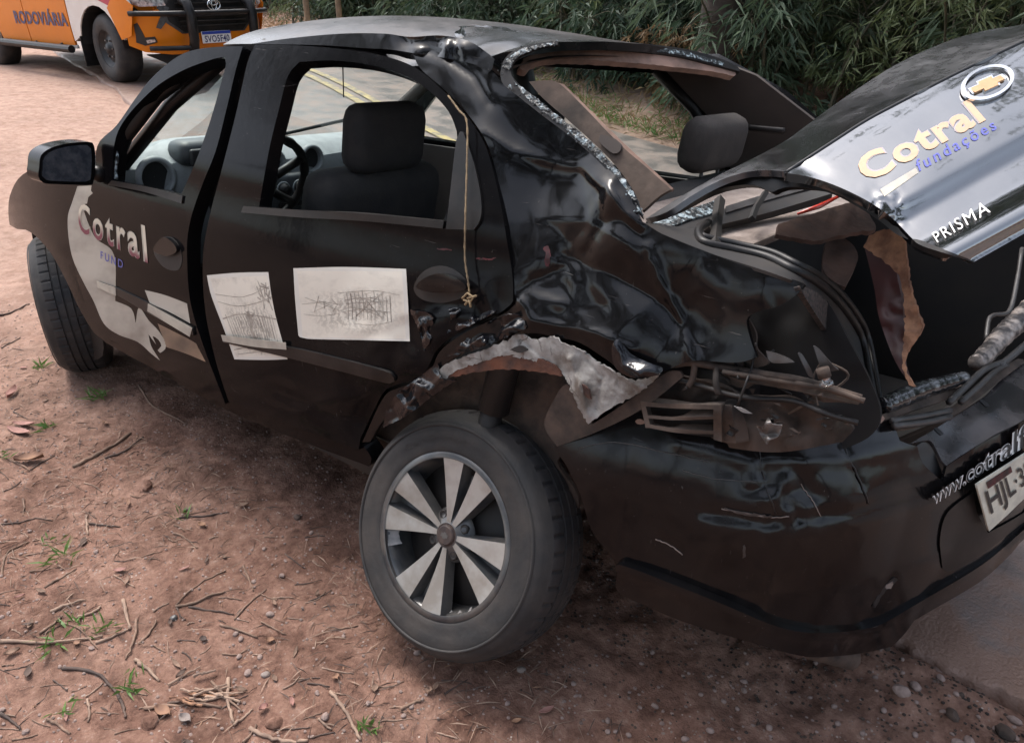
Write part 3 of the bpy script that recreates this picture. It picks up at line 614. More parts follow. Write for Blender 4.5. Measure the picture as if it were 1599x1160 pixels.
DOORD = dents([
    ('facet', 735, 520, 62, 24, .016, 2), ('facet', 610, 620, 80, 34, .016, 7), ('blob', 610, 655, 70, 45, -20, .030), ('ridge', [(470, 640), (540, 620), (600, 612)], 8, -.008), ('ridge', [(640, 490), (668, 500), (676, 540)], 6, -.008), ('blob', 690, 470, 44, 26, 5, .014),
    ('blob', 640, 520, 28, 40, 0, .015), ('soft', 560, 620, 150, 80, .014, 8), ('round', [(360, 512), (470, 545), (620, 588)], 16, -.004), ('ridge', [(430, 610), (520, 650), (570, 655)], 10, .012),
    ('blob', 600, 660, 30, 30, 0, .02), ('soft', 480, 420, 170, 150, .006, 18)])
FRONTD = dents([('round', [(140, 430), (230, 478), (320, 525)], 14, -.006), ('soft', 220, 400, 130, 110, .004, 19)])
QUART, RDOOR, FDOOR = Surf(side_depth, REAR), Surf(side_depth, DOORD), Surf(side_depth, FRONTD)
FLANK = Surf(side_depth)
_roofrow = [(395, 66), (455, 60), (533, 54), (590, 56), (632, 62)]

# front wing with the bonnet, nose
panel('front_wing', [(150, 283, 1), (118, 300, 1), (107, 350), (118, 425), (140, 490), (161, 529, 1), (148, 521), (125, 484), (104, 440), (85, 404), (72, 386), (56, 369), (40, 359), (27, 358), (15, 351, 1), (13, 333), (15, 307), (27, 281), (43, 268), (62, 260), (110, 262)], Surf(side_depth, dents([('ridge', [(30, 345), (60, 352), (90, 390), (125, 470)], 6, -.008)])), M['paint'], CAR, th=.012)
def bodygrid(name, us, vs, fn, m, par=CAR, th=.0):
    U, V = np.meshgrid(us, vs, indexing='ij'); P = np.stack(fn(U, V), -1).reshape(-1, 3); a, b = U.shape; i = np.arange(a*b).reshape(a, b)
    o = mk(name, B(P), np.stack([i[:-1, :-1], i[1:, :-1], i[1:, 1:], i[:-1, 1:]], -1).reshape(-1, 4), m, par)
    if th: thick(o, th)
    return o
def hoodz(X, Y): return .99-.16*np.maximum(0, X-2.0)**1.6-.28*np.abs(Y)**3*.6-.05*np.maximum(0, X-2.6)
bodygrid('bonnet', np.linspace(1.88, 2.98, 20), np.linspace(-.74, .74, 21), lambda X, Y: (X-.55*Y*Y*sstep(2.0, 3, X), Y*(1-.09*sstep(2.2, 3, X)), hoodz(X, Y)), M['paint'], th=.012)
bodygrid('front_bumper', np.linspace(0, 1, 12), np.linspace(-.62, .62, 21), lambda t, Y: (2.95+.06*np.sin(t*2.6)-.80*Y*Y, Y*1.02, hoodz(2.98, Y)-t*.50), M['bumper'], th=.012)
# right flank: one pressing per door, drawn in the body frame
def rflank(name, outl, holes, m, lift=0., th=.03):
    P, F = tri2d([(x*1000, -z*1000, 1) for x, z in outl], [[(x*1000, -z*1000, 1) for x, z in h] for h in holes], 60, False)
    X, Z = P[:, 0]/1000, -P[:, 1]/1000; o = mk(name, B(np.c_[X, -side_y(X, Z)-lift, Z]), F, m, CAR); thick(o, th, -1); return o
rflank('front_wing', [(2.1, .92), (1.88, .95), (1.86, .32), (2.10, .32), (2.14, .5), (2.28, .64), (2.44, .68), (2.6, .64), (2.74, .5), (2.76, .36), (3.0, .36), (3.02, .6), (2.85, .78)], [], M['paint'])
rflank('front_door', [(1.86, .30), (1.86, .96), (1.25, 1.385), (.96, 1.40), (.93, .30)], [[(1.70, 1.0), (1.22, 1.345), (1.02, 1.36), (.99, .99)]], M['paint'])
rflank('rear_door', [(.92, .30), (.95, 1.40), (.25, 1.40), (.02, 1.22), (-.09, .98), (.18, .60), (.30, .40), (.32, .30)], [[(.86, .99), (.88, 1.36), (.27, 1.36), (.10, 1.20), (.04, .99)]], M['paint'])
rflank('rear_quarter', [(-.10, .98), (.01, 1.22), (.24, 1.41), (.05, 1.42), (-.18, 1.32), (-.48, 1.10), (-.86, 1.06), (-.92, .9), (-.90, .55), (-.36, .5), (-.30, .62), (-.14, .70), (.0, .71), (.16, .62)], [], M['paint'])
for nm, hole in (('window_pane', [(.86, .99), (.88, 1.36), (.27, 1.36), (.10, 1.20), (.04, .99)]), ('window_pane', [(1.70, 1.0), (1.22, 1.345), (1.02, 1.36), (.99, .99)])):
    P, F = tri2d([(x*1000, -z*1000, 1) for x, z in hole], (), 90, False); X, Z = P[:, 0]/1000, -P[:, 1]/1000; mk(nm, B(np.c_[X, -side_y(X, Z)+.012, Z]), F, M['glass'], CAR)
# black edge of the right pillar and rear door frame seen through the back window
v, f = tube(B([(.04, -.765, .98), (.05, -.70, 1.10), (.13, -.63, 1.24), (.27, -.585, 1.36)]), .022, 6); mk('window_seal', v, f, M['plastic'], CAR)
v, f = tube(B([(.90, -.60, 1.38), (.90, -.78, .97)]), .05, 8); mk('centre_pillar', v, f, M['plastic'], CAR)

# roof
def roofz(X, Y): return 1.415+.09*(1-(Y/.60)**2)-.045*((X-.62)/.68)**2*np.abs((X-.62)/.68)**.5-.015*(np.abs(Y)/.6)**6
def roof_fn(u, v):
    Y = v*(.60-.03*np.abs(2*u-1)**2); xr = -.005+0*v; xf = 1.24-.13*v*v; X = xr+u*(xf-xr); zr = np.interp(Y, [-.62, -.48, -.25, 0, .2, .4, .524, .62], [1.388, 1.406, 1.426, 1.440, 1.442, 1.437, 1.426, 1.404]); Z = roofz(X, Y); Z = Z+(zr-Z)*(1-u)**2.2
    crush = np.exp(-((X-.17)/.20)**2-((Y-.56)/.16)**2)*.04*sstep(.0, .12, u)*(.6+.9*np.abs(vn(X*9, Y*9, 14))); Z = Z-crush
    Z = Z-.018*np.exp(-((X-.34)/.05)**2)*sstep(.25, .55, Y)+.012*0*X
    return X, Y, Z
M['roofpaint'] = paintmat('dusty_roof_paint', (.085, .066, .06), .6, .22, 1.4, .35, .05, 2.2)
bodygrid('roof', np.linspace(0, 1, 60), np.linspace(-1, 1, 61), roof_fn, M['roofpaint'], th=.02)
# body side rail over the doors, with the crushed corner
panel('roof_rail', [(392, 69, 1), (455, 60), (533, 53), (600, 53), (640, 58), (690, 56), (735, 66), (772, 92, 1), (765, 112), (738, 100), (700, 92), (655, 85), (610, 78), (560, 75), (500, 71)], Surf(side_depth, dents([('noise', 690, 70, 60, 24, .022, 6), ('blob', 655, 66, 22, 8, 10, .02)])), M['bodypaint'], CAR, lift=.004, th=.03, step=7)
panel('bent_roof_skin', [(640, 60, 1), (668, 50), (700, 44), (740, 40), (790, 44), (820, 58, 1), (800, 66), (783, 80), (772, 95), (750, 84), (715, 70), (680, 66)], Surf(tps([(640, 60, 2.02), (740, 40, 2.12), (820, 58, 1.98), (772, 95, 1.80), (700, 70, 1.93)]), dents([('noise', 735, 62, 60, 26, .030, 16), ('ridge', [(700, 45), (745, 72), (772, 95)], 7, -.02)])), M['bodypaint'], CAR, th=.008, step=5, jag=.6)

# doors
FD_WIN = [(174, 281, 1), (184, 206), (232, 146), (282, 112), (335, 92), (351, 90, 1), (353, 100), (345, 131), (331, 180), (316, 225), (300, 266), (283, 303, 1), (230, 291)]
fdoor = panel('front_door', [(150, 283, 1), (152, 228), (182, 196), (213, 152), (240, 119), (277, 89), (310, 77), (353, 73), (379, 73, 1), (368, 110), (353, 173), (337, 235), (318, 283), (305, 318), (296, 350), (292, 390), (297, 470), (320, 547), (352, 631, 1), (300, 606), (250, 573), (173, 531), (161, 529, 1), (140, 490), (118, 425), (107, 350), (118, 300, 1)], FDOOR, M['paint'], CAR, holes=[FD_WIN], lift=.016, th=.045)
RD_WIN = [(468, 97, 1), (520, 95), (580, 102), (633, 119), (670, 142), (700, 174), (713, 205), (714, 217, 1), (706, 270), (700, 317), (693, 345, 1), (560, 335), (470, 330), (404, 326, 1), (420, 235), (437, 165), (450, 118)]
rdoor = panel('rear_door', [(398, 70, 1), (455, 71), (533, 77), (600, 88), (650, 107), (693, 143), (733, 187), (760, 233), (780, 310), (790, 367), (800, 430), (801, 470, 1), (786, 485), (720, 518), (683, 545), (660, 586), (616, 602), (596, 617), (563, 684, 1), (560, 702, 1), (430, 655), (357, 627, 1), (336, 560), (320, 480), (317, 400), (328, 335), (345, 270), (368, 180), (386, 100)], RDOOR, M['paint'], CAR, holes=[RD_WIN], lift=.004, th=.04)
FDs, RDs = FDOOR, RDOOR
def door_bits(nm, pts, S, m, par, lift, th, **k): return panel(nm, pts, S, m, par, lift=lift, th=th, **k)
door_bits('window_ledge', [(174, 282, 1), (230, 292), (285, 306, 1), (283, 318, 1), (225, 300), (168, 289, 1)], FDs, M['plastic'], fdoor, .026, .02, step=6)
door_bits('window_ledge', [(380, 322, 1), (470, 328), (560, 333), (693, 345, 1), (691, 357, 1), (560, 345), (470, 340), (376, 332, 1)], RDs, M['plastic'], rdoor, .014, .02, step=6)
door_bits('corner_panel', [(723, 206, 1), (740, 255), (751, 310), (750, 342), (740, 359, 1), (696, 358, 1), (701, 317), (713, 217)], RDs, M['plastic'], rdoor, .012, .02, step=6)
door_bits('door_moulding', [(346, 524, 1), (400, 534), (470, 546), (560, 568), (610, 583), (615, 590), (608, 599), (540, 582), (450, 559), (349, 535, 1)], RDs, M['plastic'], rdoor, .016, .02, step=6)
door_bits('door_moulding', [(152, 440, 1), (182, 450), (240, 478), (300, 512, 1), (302, 524, 1), (240, 494), (182, 461), (152, 447, 1)], FDs, M['plastic'], fdoor, .030, .02, step=6)
for S, c, d, l in ((FDs, (262, 398), fdoor, .018), (RDs, (690, 447), rdoor, .006)):
    k = .62 if d is fdoor else 1.1; x, y = c
    if d is fdoor:
        cup = [(x-22, y-8), (x-6, y-28), (x+12, y-22), (x+22, y+2), (x+18, y+22), (x+4, y+24), (x-12, y+14)]; pad = [(x-23, y-8), (x-8, y-27), (x+8, y-18), (x+13, y-5), (x-4, y+2)]
    else:
        cup = [(x-44, y+2), (x-30, y-22), (x-4, y-32), (x+22, y-24), (x+40, y-4), (x+34, y+16), (x, y+26), (x-32, y+20)]; pad = [(x-40, y+2), (x-28, y-12), (x-4, y-20), (x+20, y-14), (x+38, y+2), (x+20, y+9), (x-14, y+10)]
    h = door_bits('handle_cup', cup, S, M['dark'], d, l+.001, .004, step=4); g = door_bits('handle', pad, S, M['bodypaint'], d, l+.026, .022, step=3)
M['paint2'] = M['paint']
# B pillar between the doors
v, f = tube(B([(.93, .52, 1.40), (.89, .68, .99), (.89, .66, .35)]), np.array([.04, .05, .06]), 8); mk('centre_pillar', v, f, M['dark'], CAR)
# inner face of the A pillar, sill, floor
v, f = tube(np.vstack([FLANK.at([(172, 272), (195, 215), (245, 150), (300, 108), (352, 88)], -.075)]), .024, 8); mk('front_pillar', v, f, M['plastic'], CAR)
v, f = tube(B([(1.92, -.74, .98), (1.5, -.66, 1.22), (1.22, -.58, 1.38)]), .03, 8); mk('front_pillar', v, f, M['trim'], CAR)
panel('sill', [(150, 521, 1), (250, 568), (352, 622), (430, 650), (563, 690, 1), (580, 715), (576, 728, 1), (500, 700), (430, 672), (350, 638), (250, 582), (165, 535, 1)], FLANK, M['paint'], CAR, lift=-.03, th=.05)
v, f = join([boxvf((1.25, 0, .31), (2.3, 1.38, .14)), boxvf((2.4, 0, .45), (.9, 1.1, .25)), boxvf((-.45, -.10, .40), (.72, .95, .05))]); mk('underbody', B(v), f, M['dark'], CAR, False)

# rear quarter with the C pillar
TAILCUT = [(1256, 446, 1), (1242, 462), (1215, 478), (1180, 488), (1166, 500), (1172, 530), (1182, 558, 1), (1150, 566), (1085, 563), (1060, 570), (1038, 580, 1)]
quarter = panel('rear_quarter', [(640, 62, 1), (690, 76), (740, 96), (768, 112), (785, 130, 1), (815, 150), (850, 178), (900, 216), (945, 258), (975, 292), (992, 322), (1003, 346, 1), (1027, 362), (1074, 382), (1116, 398), (1153, 413), (1207, 427), (1248, 440)] + TAILCUT + [(1000, 575), (975, 580), (945, 560), (905, 535), (870, 527), (830, 520), (795, 527), (745, 543), (700, 565), (672, 592, 1), (640, 625), (600, 655), (578, 690, 1), (566, 690, 1), (598, 622), (622, 606), (666, 590), (687, 549), (724, 521), (790, 488), (805, 470, 1), (794, 367), (784, 310), (764, 233), (737, 187), (697, 143), (654, 104)], QUART, M['bodypaint'], CAR, lift=.0, th=.012, step=6)
for poly, q in (([(848, 388), (856, 384), (860, 400), (855, 417), (850, 408), (852, 396)], 1), ([(682, 389), (694, 388), (706, 391), (694, 391)], 2), ([(742, 404), (752, 402), (762, 404), (774, 402), (768, 406), (754, 406)], 3)):
    panel('paint_scuff', poly, QUART if q == 1 else RDOOR, M['redmark'], quarter if q == 1 else rdoor, lift=.0012 if q == 1 else .0052, th=0, step=2.5, jag=.5, seed=q)
# wheel arch: broken filler over rusted steel
arch = panel('arch_filler', [(674, 590, 1), (690, 573), (722, 558), (758, 545), (792, 531), (812, 522), (836, 530), (862, 525), (880, 536), (905, 546), (925, 560), (950, 575), (975, 590), (1004, 592), (1030, 584, 1), (1000, 612), (962, 632), (935, 650), (918, 662, 1), (905, 640), (893, 612), (884, 592), (868, 580), (848, 568), (820, 560), (790, 556), (755, 564), (715, 578), (690, 594)], Surf(side_depth, dents([('noise', 760, 550, 70, 9, .0022, 31), ('noise', 900, 580, 90, 30, .007, 32), ('noise', 970, 600, 60, 8, .002, 33), ('soft', 930, 590, 90, 34, .010, 34), ('ridge', [(812, 530), (850, 560), (870, 580)], 4, .006), ('ridge', [(905, 548), (940, 590), (930, 640)], 4, .008), ('ridge', [(940, 570), (985, 596), (1000, 606)], 4, -.007), ('ridge', [(890, 560), (905, 600), (918, 650)], 6, -.014)])), M['filler'], CAR, lift=.010, th=.004, step=3.2, jag=1., seed=4)
panel('rust_band', [(688, 590, 1), (715, 574), (755, 560), (795, 555), (835, 558), (866, 572), (878, 588, 1), (848, 582), (800, 577), (748, 580), (700, 590)], FLANK, M['rust'], arch, lift=.008, th=.02, step=5, jag=.8, seed=5)
panel('rust_patch', [(905, 598), (918, 606), (922, 622), (914, 618), (908, 610)], FLANK, M['rust'], arch, lift=.024, th=.004, step=4, jag=.8, seed=6)
panel('rust_patch', [(796, 546), (812, 540), (824, 546), (812, 551)], FLANK, M['black'], arch, lift=.020, th=.004, step=4, jag=.6, seed=16)
panel('crumpled_film', [(1028, 586, 1), (990, 590), (962, 575), (955, 545), (965, 530), (985, 552), (1010, 565), (1035, 575)], Surf(side_depth, dents([('ridge', [(960, 535), (975, 570), (1000, 585)], 6, -.02), ('blob', 1005, 578, 22, 9, 15, -.012)])), M['tape'], CAR, lift=.02, th=.004, step=4)
def folds(n, x, y, rx, ry, ang, amp, seed):           # sheaf of thin creases running one way
    q = np.random.default_rng(seed); out = []
    for k in range(n):
        cx, cy, a, L_ = x+q.normal()*rx, y+q.normal()*ry, math.radians(ang+q.normal()*14), q.uniform(18, 48); out.append(('ridge', [(cx-math.cos(a)*L_*.5, cy-math.sin(a)*L_*.5), (cx+q.normal()*3, cy+q.normal()*3), (cx+math.cos(a)*L_*.5, cy+math.sin(a)*L_*.5)], q.uniform(2.5, 4.5), amp*q.choice([-1, 1])*q.uniform(.5, 1.2)))
    return out+[('facet', x, y, max(rx, ry)*1.8, 14, amp*2.2, seed+70)]
for i, (pl, rd) in enumerate((([(700, 481, 1), (740, 479), (774, 484), (748, 500), (722, 513), (698, 520, 1), (703, 500)], folds(9, 735, 495, 24, 9, -30, .010, 1)), ([(812, 492, 1), (790, 492), (750, 512), (716, 540), (700, 556, 1), (730, 550), (765, 538), (800, 522), (822, 512)], folds(16, 762, 522, 36, 12, -32, .013, 2)), ([(684, 566, 1), (650, 592), (622, 612), (604, 640), (598, 668, 1), (640, 645), (684, 612), (712, 594, 1), (690, 590)], folds(16, 645, 622, 30, 16, -45, .011, 3)), ([(640, 484, 1), (666, 488), (676, 500), (672, 530), (662, 548, 1), (655, 520)], folds(6, 662, 514, 8, 16, 70, .008, 4)))):
    panel('crumpled_film', pl, Surf(side_depth, dents(rd)), M['tape'], CAR, lift=.012, th=.003, step=2.8, jag=.5, seed=50+i)
# wheel house behind the arch
panel('wheel_house', [(575, 690, 1), (640, 620), (700, 585), (760, 566), (830, 566), (870, 582), (895, 620), (925, 662), (900, 700), (870, 720), (900, 800), (760, 900), (600, 760)], FLANK, M['mud'], CAR, lift=-.20, th=.01, step=12)
panel('arch_lip', [(870, 697, 1), (850, 665), (862, 630), (885, 600), (905, 640), (922, 664, 1), (960, 640), (1000, 612), (1040, 582), (1062, 580), (1066, 588), (1000, 640), (930, 675)], FLANK, M['mud'], CAR, lift=-.012, th=.01, step=6)
v, f = join([tube(B(P), r, 12) for P, r in (([(-.06, .73, .45), (-.09, .70, .66)], .028), ([(-.088, .705, .62), (-.13, .66, .95)], .038))]); o = mk('shock_absorber', v, f, M['dark'], CAR)
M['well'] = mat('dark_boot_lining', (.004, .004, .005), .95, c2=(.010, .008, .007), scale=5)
# ------------------------------------------------------------------ rear end: bumper
BUMPD = dents([('noise', 1230, 770, 60, 30, .010, 61), ('ridge', [(1186, 700), (1190, 740), (1205, 780), (1212, 800)], 5, .008), ('ridge', [(1316, 690), (1330, 730), (1345, 760)], 5, .008), ('blob', 1275, 775, 26, 16, 20, .010),
    ('round', [(1060, 690), (1180, 720), (1320, 715), (1450, 690)], 14, -.006), ('round', [(1100, 800), (1200, 815), (1330, 800), (1460, 760)], 10, .008), ('blob', 1500, 830, 70, 46, -32, .022), ('ridge', [(1370, 930), (1388, 910)], 5, .008), ('ridge', [(1030, 840), (1060, 858)], 6, .008), ('soft', 1100, 850, 160, 60, .006, 62)])
BUMP = Surf(bump_depth, BUMPD)
LIPLINE = [(966, 880), (1066, 917), (1133, 944), (1216, 978), (1279, 987), (1349, 981), (1383, 970), (1433, 941), (1533, 881), (1599, 826), (1640, 792), (1700, 735)]
bumper = panel('rear_bumper', [(858, 697, 1), (926, 664), (976, 640), (1066, 668), (1116, 684), (1183, 698), (1216, 697), (1299, 680), (1314, 679, 1), (1350, 668), (1393, 654, 1), (1405, 688, 1), (1421, 694), (1432, 697), (1441, 723), (1472, 752, 1), (1478, 728, 1), (1533, 692), (1599, 656), (1660, 610), (1720, 555, 1), (1760, 700, 1)] + [(x, y) for x, y in LIPLINE[::-1]] + [(962, 884, 1), (955, 868), (925, 830), (905, 770), (880, 720)], BUMP, M['bumper'], CAR, th=.006, step=8)
lip = panel('bumper_valance', [(x, y+1) for x, y in LIPLINE] + [(1710, 770, 1), (1650, 812), (1599, 842), (1579, 864), (1533, 906), (1463, 948), (1428, 968, 1), (1412, 990), (1393, 1009, 1), (1353, 1018), (1306, 1024), (1253, 1024), (1166, 1001), (1066, 970), (1000, 942), (970, 929, 1), (961, 916), (964, 896)], Surf(bump_depth, dents([('round', [(x, y+8) for x, y in LIPLINE], 9, -.008)])), M['bumper'], CAR, lift=.022, th=.020, step=7)
for pl, m, l, nm, sd in (([(1130, 793, 1), (1170, 801), (1206, 806), (1204, 809), (1160, 804)], 'greybar', .003, 'paint_scuff', 1), ([(1160, 853), (1163, 852), (1164, 869), (1160, 872)], 'greybar', .002, 'paint_scuff', 2),
        ([(1364, 948), (1372, 930), (1388, 908), (1402, 902), (1398, 910), (1380, 926), (1370, 944)], 'black', .004, 'tear', 4), ([(1384, 914), (1394, 908), (1392, 918), (1384, 920)], 'shelf', .006, 'torn_edge', 5), ([(993, 656), (1004, 655), (1008, 661), (996, 662)], 'copper', .004, 'paint_scuff', 7)):
    panel(nm, pl, BUMP, M[m], bumper, lift=l, th=.001, step=4, jag=.7, seed=sd)
# top shelf of the bumper running back under the boot opening
SHELF = Surf(tps([(1421, 694, 0), (1456, 674, 0), (1483, 657, 0), (1533, 624, 0), (1599, 567, 0), (1478, 728, 0), (1533, 692, 0), (1599, 656, 0), (1720, 555, 0), (1700, 480, 0)]))
def bd(x, y): return float(bump_depth(np.array([[x, y]], float))[0])
_sh = [(1478, 728, 0), (1533, 692, 0), (1599, 656, 0), (1660, 610, 0), (1720, 555, 0), (1421, 694, .01), (1456, 672, .05), (1483, 655, .07), (1533, 622, .10), (1599, 565, .13), (1660, 510, .15)]
SHELF = Surf(tps([(x, y, bd(x, y)+k) for x, y, k in _sh]), dents([('soft', 1540, 650, 90, 40, .006, 70), ('blob', 1520, 660, 40, 12, -35, -.006)]))
M['bumpertop'] = mat('dusty_bumper_top', (.02, .018, .02), .22, c2=(.12, .10, .095), scale=7, amt=.8, rough2=.5, spec=.6)
panel('bumper_top', [(1420, 693, 1), (1456, 672), (1483, 655), (1533, 622), (1566, 590), (1599, 565), (1660, 510, 1), (1720, 553, 1), (1660, 608), (1599, 655), (1533, 691), (1478, 727, 1), (1471, 720), (1455, 690), (1444, 688)], SHELF, M['bumpertop'], bumper, th=.006, step=7)
panel('torn_gap', [(1430, 697, 1), (1444, 690), (1458, 705), (1476, 752, 1), (1458, 740), (1440, 722)], BUMP, M['black'], bumper, lift=-.03, th=.004, step=6)
for x, y in ((1458, 668), (1529, 624)):
    panel('clip_slot', [(x, y), (x+5, y-1), (x+16, y+9), (x+11, y+11)], SHELF, M['black'], bumper, lift=.003, th=.001, step=4)
# lettering and number plate
lettering('web_lettering', 'www.cotralf', [(1460, 788), (1612, 690), (1606, 657), (1454, 770)], BUMP, M['redmark'], bumper, .022, .06, .25)
lettering('web_lettering', 'www.cotralf', [(1460, 788), (1612, 690), (1606, 657), (1454, 770)], BUMP, M['white'], bumper, .026, .045, .25)
lettering('web_lettering', 'www.cotralf', [(1460, 788), (1612, 690), (1606, 657), (1454, 770)], BUMP, M['black'], bumper, .030, -.004, .25)
PLQ = [(1545, 831), (1638, 741), (1624, 694), (1525, 757)]
def lin(q, uv): return hmap(homog(q), np.array(uv, float))
PLS = Surf(tps([(1525, 757, bd(1525, 757)-.06), (1545, 831, bd(1545, 831)-.035), (1624, 694, bd(1624, 694)-.06), (1638, 741, bd(1638, 741)-.035)]))
plate = panel('number_plate', [(*p, 1) for p in lin(PLQ, [(0, .02), (.2, 0), (1, 0), (1, 1), (0, 1)])], PLS, M['plate'], bumper, th=.004, step=9)
lettering('plate_lettering', 'HJL\u00b735', lin(PLQ, [(.06, .12), (.70, .12), (.70, .76), (.06, .76)]), PLS, M['black'], plate, .008, .012)
panel('plate_sticker', [(*p, 1) for p in lin(PLQ, [(.10, .78), (.42, .78), (.42, .92), (.10, .92)])], PLS, M['redmark'], plate, lift=.006, th=.001, step=6)
panel('plate_recess', [(1470, 870, 1), (1468, 840), (1480, 800), (1520, 768, 1), (1526, 800), (1543, 832, 1), (1599, 800), (1690, 730, 1), (1680, 760), (1599, 815), (1530, 868), (1478, 892)], BUMP, M['plastic'], bumper, lift=.010, th=.001)
v, f = tube(np.vstack([B([(-.45, .40, .27)]), Surf(bump_depth).at([(1270, 1012), (1328, 1027)], -.035)]), .024, 14, False); o = thick(mk('exhaust_pipe', v, f, M['mud'], CAR), .003)

# ------------------------------------------------------------------ lamp opening and boot
INN = Surf(side_depth, dents([('soft', 1200, 600, 160, 40, .03, 81)]))
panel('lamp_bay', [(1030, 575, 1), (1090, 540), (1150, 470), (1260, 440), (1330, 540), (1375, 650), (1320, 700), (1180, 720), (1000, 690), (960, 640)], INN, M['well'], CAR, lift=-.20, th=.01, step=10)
panel('inner_panel', [(1085, 562, 1), (1110, 540), (1140, 508), (1166, 492, 1), (1180, 520), (1182, 545), (1200, 566), (1180, 575, 1), (1130, 572)], Surf(side_depth, dents([('soft', 1140, 540, 60, 30, .02, 82)])), M['mud'], CAR, lift=-.035, th=.008, step=6)
panel('inner_panel', [(1000, 640, 1), (1040, 590), (1066, 588), (1110, 598), (1170, 618), (1230, 622), (1270, 640), (1330, 664), (1316, 690, 1), (1200, 706), (1060, 680)], Surf(side_depth, dents([('facet', 1150, 650, 140, 34, .03, 83), ('facet', 1250, 650, 90, 24, .02, 84)])), M['mud'], CAR, lift=-.07, th=.008, step=6)
for i, (line, r, l, m) in enumerate((([(1050, 570), (1080, 566), (1128, 574), (1190, 584), (1260, 596), (1345, 622)], .007, -.02, 'mud'), ([(1128, 580), (1200, 592), (1290, 606), (1350, 626)], .005, -.015, 'mudtrim'), ([(1052, 592), (1100, 604), (1140, 616), (1180, 622), (1240, 626), (1290, 646), (1340, 660)], .005, -.03, 'dark'), ([(1085, 566), (1082, 590), (1075, 604)], .006, -.02, 'mud'), ([(1120, 570), (1118, 596), (1122, 616)], .006, -.02, 'mud'))):
    v, f = tube(INN.at(spline([(*p, 0) for p in line], 4), l), r, 6); mk('lamp_bracket', v, f, M[m], CAR)
for pl in ([(1128, 572, 1), (1160, 582), (1250, 597), (1348, 622, 1), (1340, 632, 1), (1250, 612), (1150, 592)],): panel('lamp_rail', pl, INN, M['mudtrim'], CAR, lift=-.03, th=.02, step=6)
# bulb on its holder with bent tabs
h = INN.at([(1284, 575)], .0)[0]; e = INN.at([(1292, 602)], .0)[0]; ax_ = (e-h)
v, f = tube(np.array([h, h+ax_*.5]), .011, 10); holder = mk('lamp_holder', v, f, M['mud'], CAR)
v, f = tube(np.array([h+ax_*.45, h+ax_*.7, h+ax_*.85, h+ax_*1.05, h+ax_*1.12]), np.array([.007, .009, .013, .010, .003]), 12); mk('bulb', v, f, M['bulb'], holder)
v, f = tube(np.array([h+ax_*.42, h+ax_*.66]), .0075, 10); mk('bulb_base', v, f, M['chrome'], holder)
for pl in ([(1270, 540, 1), (1278, 544), (1300, 570), (1310, 578, 1), (1285, 578)], [(1196, 548, 1), (1212, 552), (1232, 560), (1240, 566, 1), (1205, 566)], [(1246, 552, 1), (1252, 552), (1270, 584), (1264, 588)]): panel('bent_tab', pl, INN, M['greybar'], CAR, lift=-.01, th=.004, step=4)
# brown cabin vent: frame, dark throat, flaps
panel('vent_throat', [(1003, 629, 1), (1060, 632), (1124, 633, 1), (1124, 684, 1), (1060, 676), (1010, 664, 1)], INN, M['well'], CAR, lift=-.045, th=.004, step=8)
for pl in ([(1000, 627, 1), (1060, 631), (1126, 632, 1), (1126, 639, 1), (1060, 638), (1002, 634, 1)], [(1008, 648, 1), (1060, 651), (1118, 650, 1), (1118, 654, 1), (1060, 656), (1010, 653, 1)], [(1012, 662, 1), (1060, 670), (1120, 673, 1), (1120, 678, 1), (1060, 676), (1014, 668, 1)], [(1000, 628, 1), (1007, 628, 1), (1016, 668, 1), (1008, 668, 1)], [(1114, 632, 1), (1126, 632, 1), (1127, 690, 1), (1114, 686, 1)]):
    panel('vent_flap', pl, INN, M['mudtrim'], CAR, lift=-.008, th=.022, step=5)
panel('vent_frame', [(1127, 632, 1), (1142, 634, 1), (1150, 692, 1), (1128, 690, 1)], INN, M['mud'], CAR, lift=-.022, th=.03, step=6)
panel('torn_foil', [(1180, 662, 1), (1190, 666), (1200, 652), (1206, 662), (1222, 664, 1), (1216, 680), (1202, 686), (1197, 694, 1), (1188, 680)], Surf(side_depth, dents([('noise', 1200, 672, 40, 12, .02, 84)])), M['steel'], CAR, lift=.005, th=.002, step=3.5)
panel('torn_foil', [(1146, 634, 1), (1160, 638), (1176, 646, 1), (1160, 644)], INN, M['scuff'], CAR, lift=.004, th=.002, step=4)
panel('torn_foil', [(1192, 692, 1), (1216, 692, 1), (1216, 697, 1), (1194, 697, 1)], BUMP, M['scuff'], CAR, lift=.006, th=.002, step=4)
_q = np.random.default_rng(17)
for k in range(26):
    x = _q.uniform(1050, 1330); y = 566+(x-1050)*.14+_q.uniform(2, 96); n = _q.integers(4, 7); a = np.sort(_q.uniform(0, 6.28, n)); r1 = _q.uniform(4, 15, n); ra = _q.uniform(.25, .7); an = _q.uniform(-.5, .5)
    u, v_ = r1*np.cos(a), r1*ra*np.sin(a); pl = [(x+u[i]*math.cos(an)-v_[i]*math.sin(an), y+u[i]*math.sin(an)+v_[i]*math.cos(an), 1) for i in range(n)]
    if y > 690-(1330-x)*.02: continue
    panel('torn_scrap', pl, Surf(side_depth, dents([('facet', x, y, 20, 9, .012, 200+k)])), M[('mud', 'dark', 'mudtrim', 'mud', 'plastic')[k % 5]], CAR, lift=-_q.uniform(.0, .06), th=.003, step=4, smooth=False)
for k in range(9):
    x = _q.uniform(1090, 1300); y = 545+(x-1090)*.14; L_ = [(x, y-_q.uniform(0, 30)), (x+_q.normal()*20, y+18), (x+_q.normal()*34, y+_q.uniform(28, 80))]
    v, f = tube(INN.at(spline([(*q, 0) for q in L_], 6), -_q.uniform(.01, .06)), _q.uniform(.0015, .003), 5); mk('torn_wire', v, f, M['plastic' if k % 3 else 'mudtrim'], CAR)
